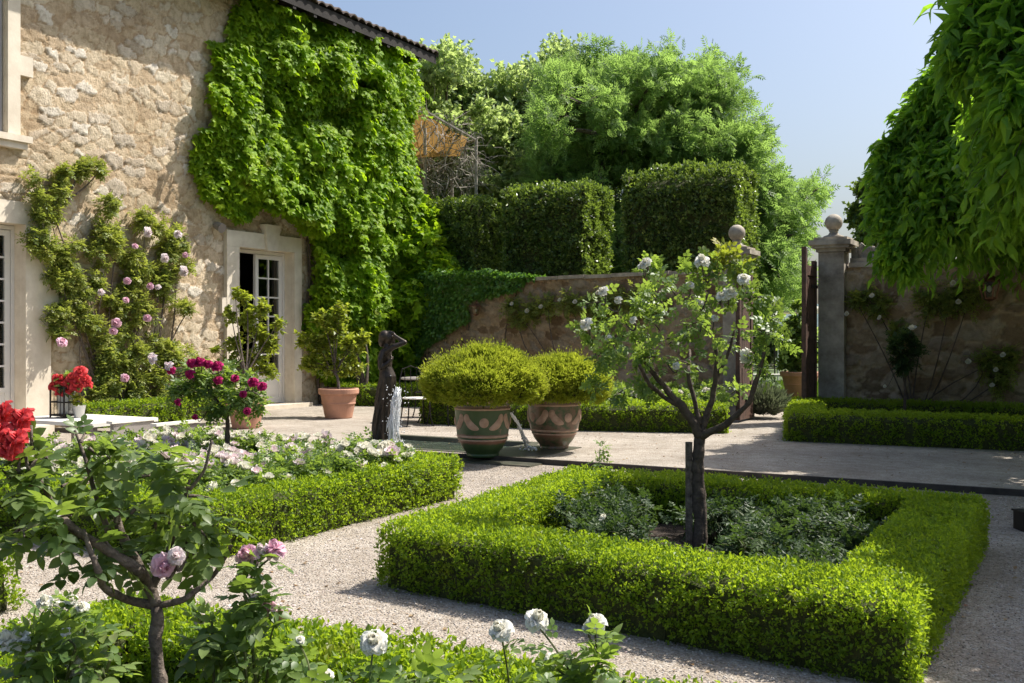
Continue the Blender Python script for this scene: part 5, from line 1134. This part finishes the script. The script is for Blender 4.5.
for v in range(len(g.V)): p = g.V[v] * sc; g.V[v] = np.stack([p[:, 0] * c - p[:, 1] * s, p[:, 0] * s + p[:, 1] * c, p[:, 2]], -1)
o = g.build('figure', M['bronze'], st, smooth=True, local=True)
md = o.modifiers.new('Remesh', 'REMESH'); md.mode = 'VOXEL'; md.voxel_size = .008; md.use_smooth_shade = True
md = o.modifiers.new('Smooth', 'SMOOTH'); md.factor = .5; md.iterations = 3
g = Geo(); g.lathe([(0, -.08), (.26, -.08), (.27, .0), (.24, .02), (0, .02)], LOC[st.name] + [-.06, 0, 0], 28); g.build('base', M['moss'], st)

# ================================================================== POTTED TREES
def terracotta(label, p, r, h, grp='terracotta pots'):
    t = thing('terracotta_pot', label, 'plant pot', p, grp); g = Geo()
    g.lathe(np.array([(0, 0), (.66, 0), (.7, .03), (.93, .8), (1.0, .8), (1.04, .84), (1.04, .97), (1.0, 1.0), (.9, 1.0), (.86, .9)]) * [r, h], p, 40); g.build('body', M['terra'], t, smooth=False)
    Geo().lathe([(0, h * .9), (r * .88, h * .9)], p, 32).build('earth', M['soil'], t)
    g = Geo(); a = np.linspace(-PI / 2, PI / 2, 5); g.lathe(np.stack([r * .84 + .01 * np.cos(a), h * .5 + .02 * np.sin(a)], -1), p, 40); g.build('moulded_band', M['terra'], t, smooth=True)
p = ground(336, 419, CZ); p = p + [-.1, .2, 0]; terracotta('tapered terracotta pot right of the open door holding a bushy citrus', p, .34, .52)
def potted(label, p, z0, cl, mat, size, per, tpl, name='citrus_tree', cat='potted tree', group='trees grown in terracotta pots'):
    t = thing(name, label, cat, (p[0], p[1], z0), group); g = Geo(); w = Geo(); sprays(g, tpl, cl, per, 7, size, wood=w, droop=.15, upw=.35, twr=.004)
    top = np.mean([c for c, r in cl], 0); b = np.array([p[0], p[1], z0]); fk = [b * .4 + top * .6 - [0, 0, .2]]; w.tube(bez(b, b + [0, 0, .3], fk[0]), np.linspace(.03, .02, 7), 8); limbs(w, b, fk, cl, .016)
    g.build('foliage', M[mat], t); w.build('trunk', M['bark'], t)
d = 18.7; potted('bushy citrus in the terracotta pot right of the door', p, CZ + .46, [(at(a, b, d), r / FPX * d) for a, b, r in [(320, 345, 14), (335, 330, 14), (350, 345, 14), (310, 365, 11), (330, 365, 14), (350, 368, 12), (305, 340, 9), (340, 312, 10), (362, 340, 9), (322, 318, 9)]], 'lemon', .085, 90, T_LIME)
p = np.array([*ground(246, 428, CZ)[:2], CZ]); terracotta('terracotta pot half hidden behind the crimson standard rose', p, .3, .46)
d = 17.4; potted('slender yellowish citrus before the open door', p, CZ + .4, [(at(a, b, d), r / FPX * d) for a, b, r in [(240, 370, 12), (255, 360, 13), (235, 345, 12), (258, 335, 13), (245, 320, 12), (232, 315, 9), (262, 310, 11), (245, 298, 9), (236, 292, 6), (270, 345, 11), (278, 325, 8), (228, 365, 9), (268, 372, 10), (220, 385, 8), (215, 350, 6)]], 'lemon', .08, 80, T_LIME)

# ================================================================== FURNITURE
def chair(label, p, rz, seatmat='iron', group='iron garden chairs by the wall'):
    t = thing('garden_chair', label, 'chair', p, group); g = Geo(); s = .2
    for sx in (-1, 1):
        for sy in (-1, 1):
            Geo().tube(bez([sx * s * 1.1, sy * s * 1.1, 0], [sx * s * .8, sy * s * .8, .2], [sx * s * .9, sy * s * .9, .44]), .011, 6).build('leg', M['iron'], t, local=True)
    g = Geo(); aa = np.linspace(0, 2 * PI, 25); g.tube(np.stack([.21 * np.cos(aa), .21 * np.sin(aa), aa * 0 + .44], -1), .012, 6, cap=False); g.lathe([(0, .445), (.2, .45), (.205, .44), (0, .43)], (0, 0, 0), 24); g.build('seat', M[seatmat], t, local=True, smooth=True)
    g = Geo(); g.tube([[-.19, .19, .44], [-.2, .25, .7], [-.14, .29, .9], [0, .3, .95], [.14, .29, .9], [.2, .25, .7], [.19, .19, .44]], .011, 6)
    for k in (-.1, 0, .1): g.tube([[k, .21, .44], [k, .27, .7], [k, .295, .92]], .006, 5)
    g.build('backrest', M['iron'], t, local=True); t.rotation_euler = (0, 0, rz); return t
p = at(430, 383, 17.6); tb = thing('garden_table', 'round grey iron garden table beyond the statue and front vase', 'table', (p[0], p[1], CZ), None); b = np.array([p[0], p[1], CZ])
Geo().lathe([(0, .71), (.48, .71), (.5, .725), (.48, .74), (0, .74)], b, 36).build('tabletop', M['greymetal'], tb)
for k in range(3): a = k * 2.09 + .4; Geo().tube(bez(b + [.32 * math.cos(a), .32 * math.sin(a), 0], b + [.02, .02, .3], b + [.3 * math.cos(a), .3 * math.sin(a), .71]), .012, 6).build('leg', M['iron'], tb)
p = at(416, 403, 16.8); chair('iron garden chair with pale round seat next to the statue', (p[0], p[1], CZ), YAW + .4, 'cloth')
p = at(445, 403, 17.0); chair('dark iron garden chair left of the front vase, turned away', (p[0], p[1], CZ), YAW + 2.6); p = at(428, 400, 18.6); chair('dark iron garden chair on the far side of the round table', (p[0], p[1], CZ), YAW - .2)
tb = thing('low_table', 'low cream topped garden table carrying the red flowers', 'table', (-11.1, 9.0, 0)); g = Geo(); g.span((-11.9, 8.5, .405), (-10.35, 9.5, .45)); g.build('tabletop', M['cloth'], tb)
for sx in (-11.82, -10.43):
    for sy in (8.58, 9.42): Geo().span((sx - .03, sy - .03, 0), (sx + .03, sy + .03, .404)).build('leg', M['greymetal'], tb)
ch = thing('garden_armchair', 'grey armchair with cream cushions beside the low table', 'armchair', (-9.6, 8.75, 0)); X, Y = -9.6, 8.75
Geo().span((X - .3, Y - .3, .2), (X + .3, Y + .3, .3)).build('seat', M['cloth'], ch)
for sx in (-1, 1):
    Geo().span((X + sx * .36 - .05, Y - .34, .47), (X + sx * .36 + .05, Y + .34, .5)).build('armrest', M['cloth'], ch)
    Geo().span((X + sx * .36 - .03, Y - .3, .05), (X + sx * .36 + .03, Y + .3, .468)).build('side_panel', M['greymetal'], ch)
    for sy in (-1, 1): Geo().span((X + sx * .33 - .025, Y + sy * .31 - .022, 0), (X + sx * .33 + .025, Y + sy * .31 + .022, .199)).build('leg', M['greymetal'], ch)
p = at(66, 413, 13.4); b = np.array([p[0], p[1], .45]); t = thing('plant_stand', 'dark metal cage stand on the low cream table under red flowers', 'plant stand', b); g = Geo()
for sx in (-1, 1):
    for sy in (-1, 1): g.tube([b + [.13 * sx, .13 * sy, 0], b + [.13 * sx, .13 * sy, .4]], .012, 5)
for z in (.03, .2, .38):
    g.tube([b + [.13 * sx, .13 * sy, z] for sx, sy in ((-1, -1), (1, -1), (1, 1), (-1, 1), (-1, -1))], .01, 5, cap=False)
for k in (-.06, 0, .06): g.tube([b + [k, -.13, .03], b + [k, -.13, .38]], .006, 4); g.tube([b + [.13, k, .03], b + [.13, k, .38]], .006, 4)
g.span(b + [-.14, -.14, .03], b + [.14, .14, .045]); g.build('frame', M['iron'], t)
fl = thing('red_flowers', 'bunch of big bright red flowers on the dark metal stand', 'flowers', b + [0, 0, .3]); g = Geo(); g.lathe([(0, .05), (.09, .05), (.11, .33), (.1, .33), (.08, .1)], b, 16); g.build('pot', M['zinc'], fl)
g = Geo(); sprays(g, T_LIME, [(b + [.05, 0, .45], .16)], 150, 4, .09); g.build('foliage', M['rose'], fl)
for px, py, s in [(54, 386, .15), (62, 380, .17), (72, 378, .18), (80, 372, .18), (85, 380, .17), (68, 390, .14), (60, 392, .13), (76, 386, .17), (88, 384, .13), (56, 378, .11)]: bloom(fl, at(px, py, 13.3), s, 'red', (.4, -.7, .5), 1)
p = at(79, 410, 13.3); t = thing('zinc_pot', 'small zinc pot with a green seedling on the low table', 'plant pot', (p[0], p[1], .45)); b = LOC[t.name]
Geo().lathe([(0, 0), (.055, 0), (.08, .15), (.085, .16), (.07, .15), (.06, .05)], b, 20).build('body', M['zinc'], t); g = Geo(); sprays(g, T_LIME, [(b + [0, 0, .22], .09)], 200, 4, .06); g.build('seedling', M['shoot'], t)
p = ground(1024, 530); t = thing('path_light', 'small dark box light on the gravel at the right picture edge', 'garden light', (p[0], p[1], 0)); b = np.array([p[0], p[1], 0.])
Geo().box(b + [0, 0, .07], (.09, .16, .14), YAW).build('housing', M['iron'], t); Geo().box(b + [0, 0, .145], (.11, .18, .012), YAW).build('lid', M['iron'], t)

# ================================================================== BEYOND THE GATE
p = at(800, 398, 24.5) * [1, 1, 0] + [0, 0, CZ]; terracotta('large terracotta pot beyond the open gate beside the right leaf', p, .44, .6)
d = 24.5; potted('tall dark leaved potted bush beyond the open gate', p, CZ + .52, [(at(a, b, d), r / FPX * d) for a, b, r in [(795, 365, 14), (808, 360, 12), (790, 345, 12), (803, 338, 13), (792, 325, 10), (806, 315, 9), (797, 305, 6), (785, 362, 9), (800, 350, 14)]], 'rose', .12, 70, T_LIME, name='potted_bush', cat='bush', group='trees grown in terracotta pots')
lv = thing('lavender_bush', 'grey green lavender clump at the foot of left gate pillar', 'lavender', (*ground(766, 418, CZ)[:2], CZ)); b = LOC[lv.name]; g = Geo(); n = 2600
dd = nrm(rdir(n) + up * 1.1); dd[:, 2] = np.abs(dd[:, 2]); P = b + dd * R.uniform(.1, .5, (n, 1)) * [1, 1, 1.05]; scatter(g, T_NARROW, P, nrm(dd + rdir(n) * .25), rdir(n), R.uniform(.08, .16, n)); g.build('foliage', M['lavender'], lv)
fe = thing('iron_fence', 'thin dark railing across the lawn beyond the gate', 'fence', at(785, 375, 32) * [1, 1, 0]); g = Geo(); A0, A1 = at(740, 0, 31) * [1, 1, 0], at(840, 0, 33) * [1, 1, 0]
for z in (.5, 1.45): g.tube([A0 + [0, 0, z], A1 + [0, 0, z]], .02, 5)
g.build('rail', M['iron'], fe)
for k in range(7): q_ = A0 + (A1 - A0) * k / 6; Geo().tube([q_ + [0, 0, -.06], q_ + [0, 0, 1.5]], .022, 5).build('post', M['iron'], fe)
pp = at(778, 300, 36); t = thing('parasol', 'cream parasol standing on the far lawn beyond the gate', 'parasol', (pp[0], pp[1], -.06)); b = LOC[t.name]; g = Geo()
g.lathe([(.02, 3.1), (.45, 2.92), (1.5, 2.45), (1.5, 2.3), (1.48, 2.3), (1.48, 2.44)], b, 8); g.build('canopy', M['parasol'], t); Geo().tube([b, b + [0, 0, 3.15]], .03, 8).build('pole', M['whitewood'], t)
tt_ = thing('wooden_bench', 'low pale bench on the lawn beyond the gate below the parasol', 'bench', at(768, 388, 29) * [1, 1, 0] + [0, 0, -.06]); b = LOC[tt_.name]
Geo().box(b + [0, 0, .45], (1.5, .4, .06), YAW).build('seat', M['cloth'], tt_)
for e in (-.6, .6): Geo().box(b + [e * CS, e * SN, .21], (.08, .34, .42), YAW).build('leg', M['greymetal'], tt_)

# litter and loose pebbles on the paths
n = 42000; P = np.column_stack([R.uniform(-6.2, 1.2, n), R.uniform(2.6, 10.7, n)])
P = P[((P[:, 0] > -5.1) & (P[:, 0] < -3.55)) | ((P[:, 1] > 3.3) & (P[:, 1] < 5.1)) | (P[:, 0] > -.66) | (P[:, 1] > 8.2)]; n = len(P); g = Geo()
oc = (np.array([[1, 0, 0], [0, 1, 0], [-1, 0, 0], [0, -1, 0], [0, 0, .75], [0, 0, -.75]], float), np.array([[0, 1, 4], [1, 2, 4], [2, 3, 4], [3, 0, 4], [1, 0, 5], [2, 1, 5], [3, 2, 5], [0, 3, 5]]))
scatter(g, oc, np.column_stack([P, np.full(n, .001)]), nrm(rdir(n) * [1, 1, .25]), up + rdir(n) * .3, R.uniform(.0035, .0085, n))
m_, nt_, out_ = mat_new('pebbles'); p_ = N(nt_, 'ShaderNodeBsdfPrincipled', Roughness=.85); nt_.links.new(ramp(nt_, [(0, (.2, .165, .13)), (.3, (.36, .3, .25)), (.7, (.45, .4, .35)), (1, (.53, .5, .46))], attr(nt_, 'rnd')).outputs[0], p_.inputs['Base Color']); nt_.links.new(p_.outputs[0], out_.inputs[0]); M['pebble'] = m_
struct(g.build('loose_pebbles', M['pebble'], smooth=True), 'stuff')
n = 1500; P = np.column_stack([R.uniform(-9, 2, n), R.uniform(2, 16, n)]); z = np.where(P[:, 1] > 10.85, CZ, 0) + .006
g = Geo(); scatter(g, T_LIME, np.column_stack([P, z]), nrm(rdir(n) * [1, 1, .1]), up + rdir(n) * .25, R.uniform(.015, .04, n)); struct(g.build('fallen_leaves', M['litter']), 'stuff')

n = 420; a = R.integers(0, 3, n); P = np.column_stack([R.uniform(-5.1, -3.6, n), R.uniform(3.2, 9, n)]); k = a == 1; P[k] = np.column_stack([R.uniform(-5, 0, k.sum()), R.uniform(3.3, 4.9, k.sum())])
g = Geo(); scatter(g, kite(.8, 1, .15, .1), np.column_stack([P, np.full(n, .006)]), nrm(rdir(n) * [1, 1, .1]), up + rdir(n) * .3, R.uniform(.012, .024, n)); struct(g.build('fallen_petals', PET['palepink']), 'stuff')
# ================================================================== LIGHT, SKY, CAMERA
SUN_D = nrm(np.array([.347, .476, .809]))
w = bpy.data.worlds.new('World'); scene.world = w; w.use_nodes = True; nt = w.node_tree
sky = nt.nodes.new('ShaderNodeTexSky'); sky.sky_type = 'NISHITA'; sky.sun_disc = False
sky.sun_elevation = math.asin(SUN_D[2]); sky.sun_rotation = math.atan2(SUN_D[0], SUN_D[1]); sky.air_density = 1.1; sky.dust_density = 4.6; sky.ozone_density = 3.6
bg = nt.nodes['Background']; nt.links.new(sky.outputs[0], bg.inputs[0]); bg.inputs[1].default_value = .092
sl = bpy.data.lights.new('sun', 'SUN'); sl.energy = 4.0; sl.angle = math.radians(.5); sl.color = (1, .95, .87)
so = bpy.data.objects.new('sun', sl); COL.objects.link(so); so.rotation_euler = Vector([float(q) for q in SUN_D]).to_track_quat('Z', 'Y').to_euler()
cam = bpy.data.cameras.new('camera'); co = bpy.data.objects.new('camera', cam); COL.objects.link(co)
co.location = (0, 0, EYE); co.rotation_euler = (PI / 2, 0, YAW); cam.sensor_width = 36; cam.lens = FPX / 1024 * 36; cam.shift_y = -6.5 / 1024
cam.clip_start = .05; cam.clip_end = 9000; scene.camera = co
vs = scene.view_settings; scene.display_settings.display_device = 'sRGB'; vs.view_transform = 'Standard'; vs.look = 'None'; vs.exposure = 0.92; vs.gamma = 1; vs.use_curve_mapping = False
cy = scene.cycles; cy.max_bounces = 7; cy.diffuse_bounces = 3; cy.glossy_bounces = 2; cy.transmission_bounces = 4; cy.transparent_max_bounces = 6; cy.sample_clamp_indirect = 6; cy.caustics_reflective = False; cy.caustics_refractive = False
cy.use_denoising = True
try: cy.denoiser = 'OPENIMAGEDENOISE'; cy.denoising_input_passes = 'RGB_ALBEDO_NORMAL'
except Exception: pass
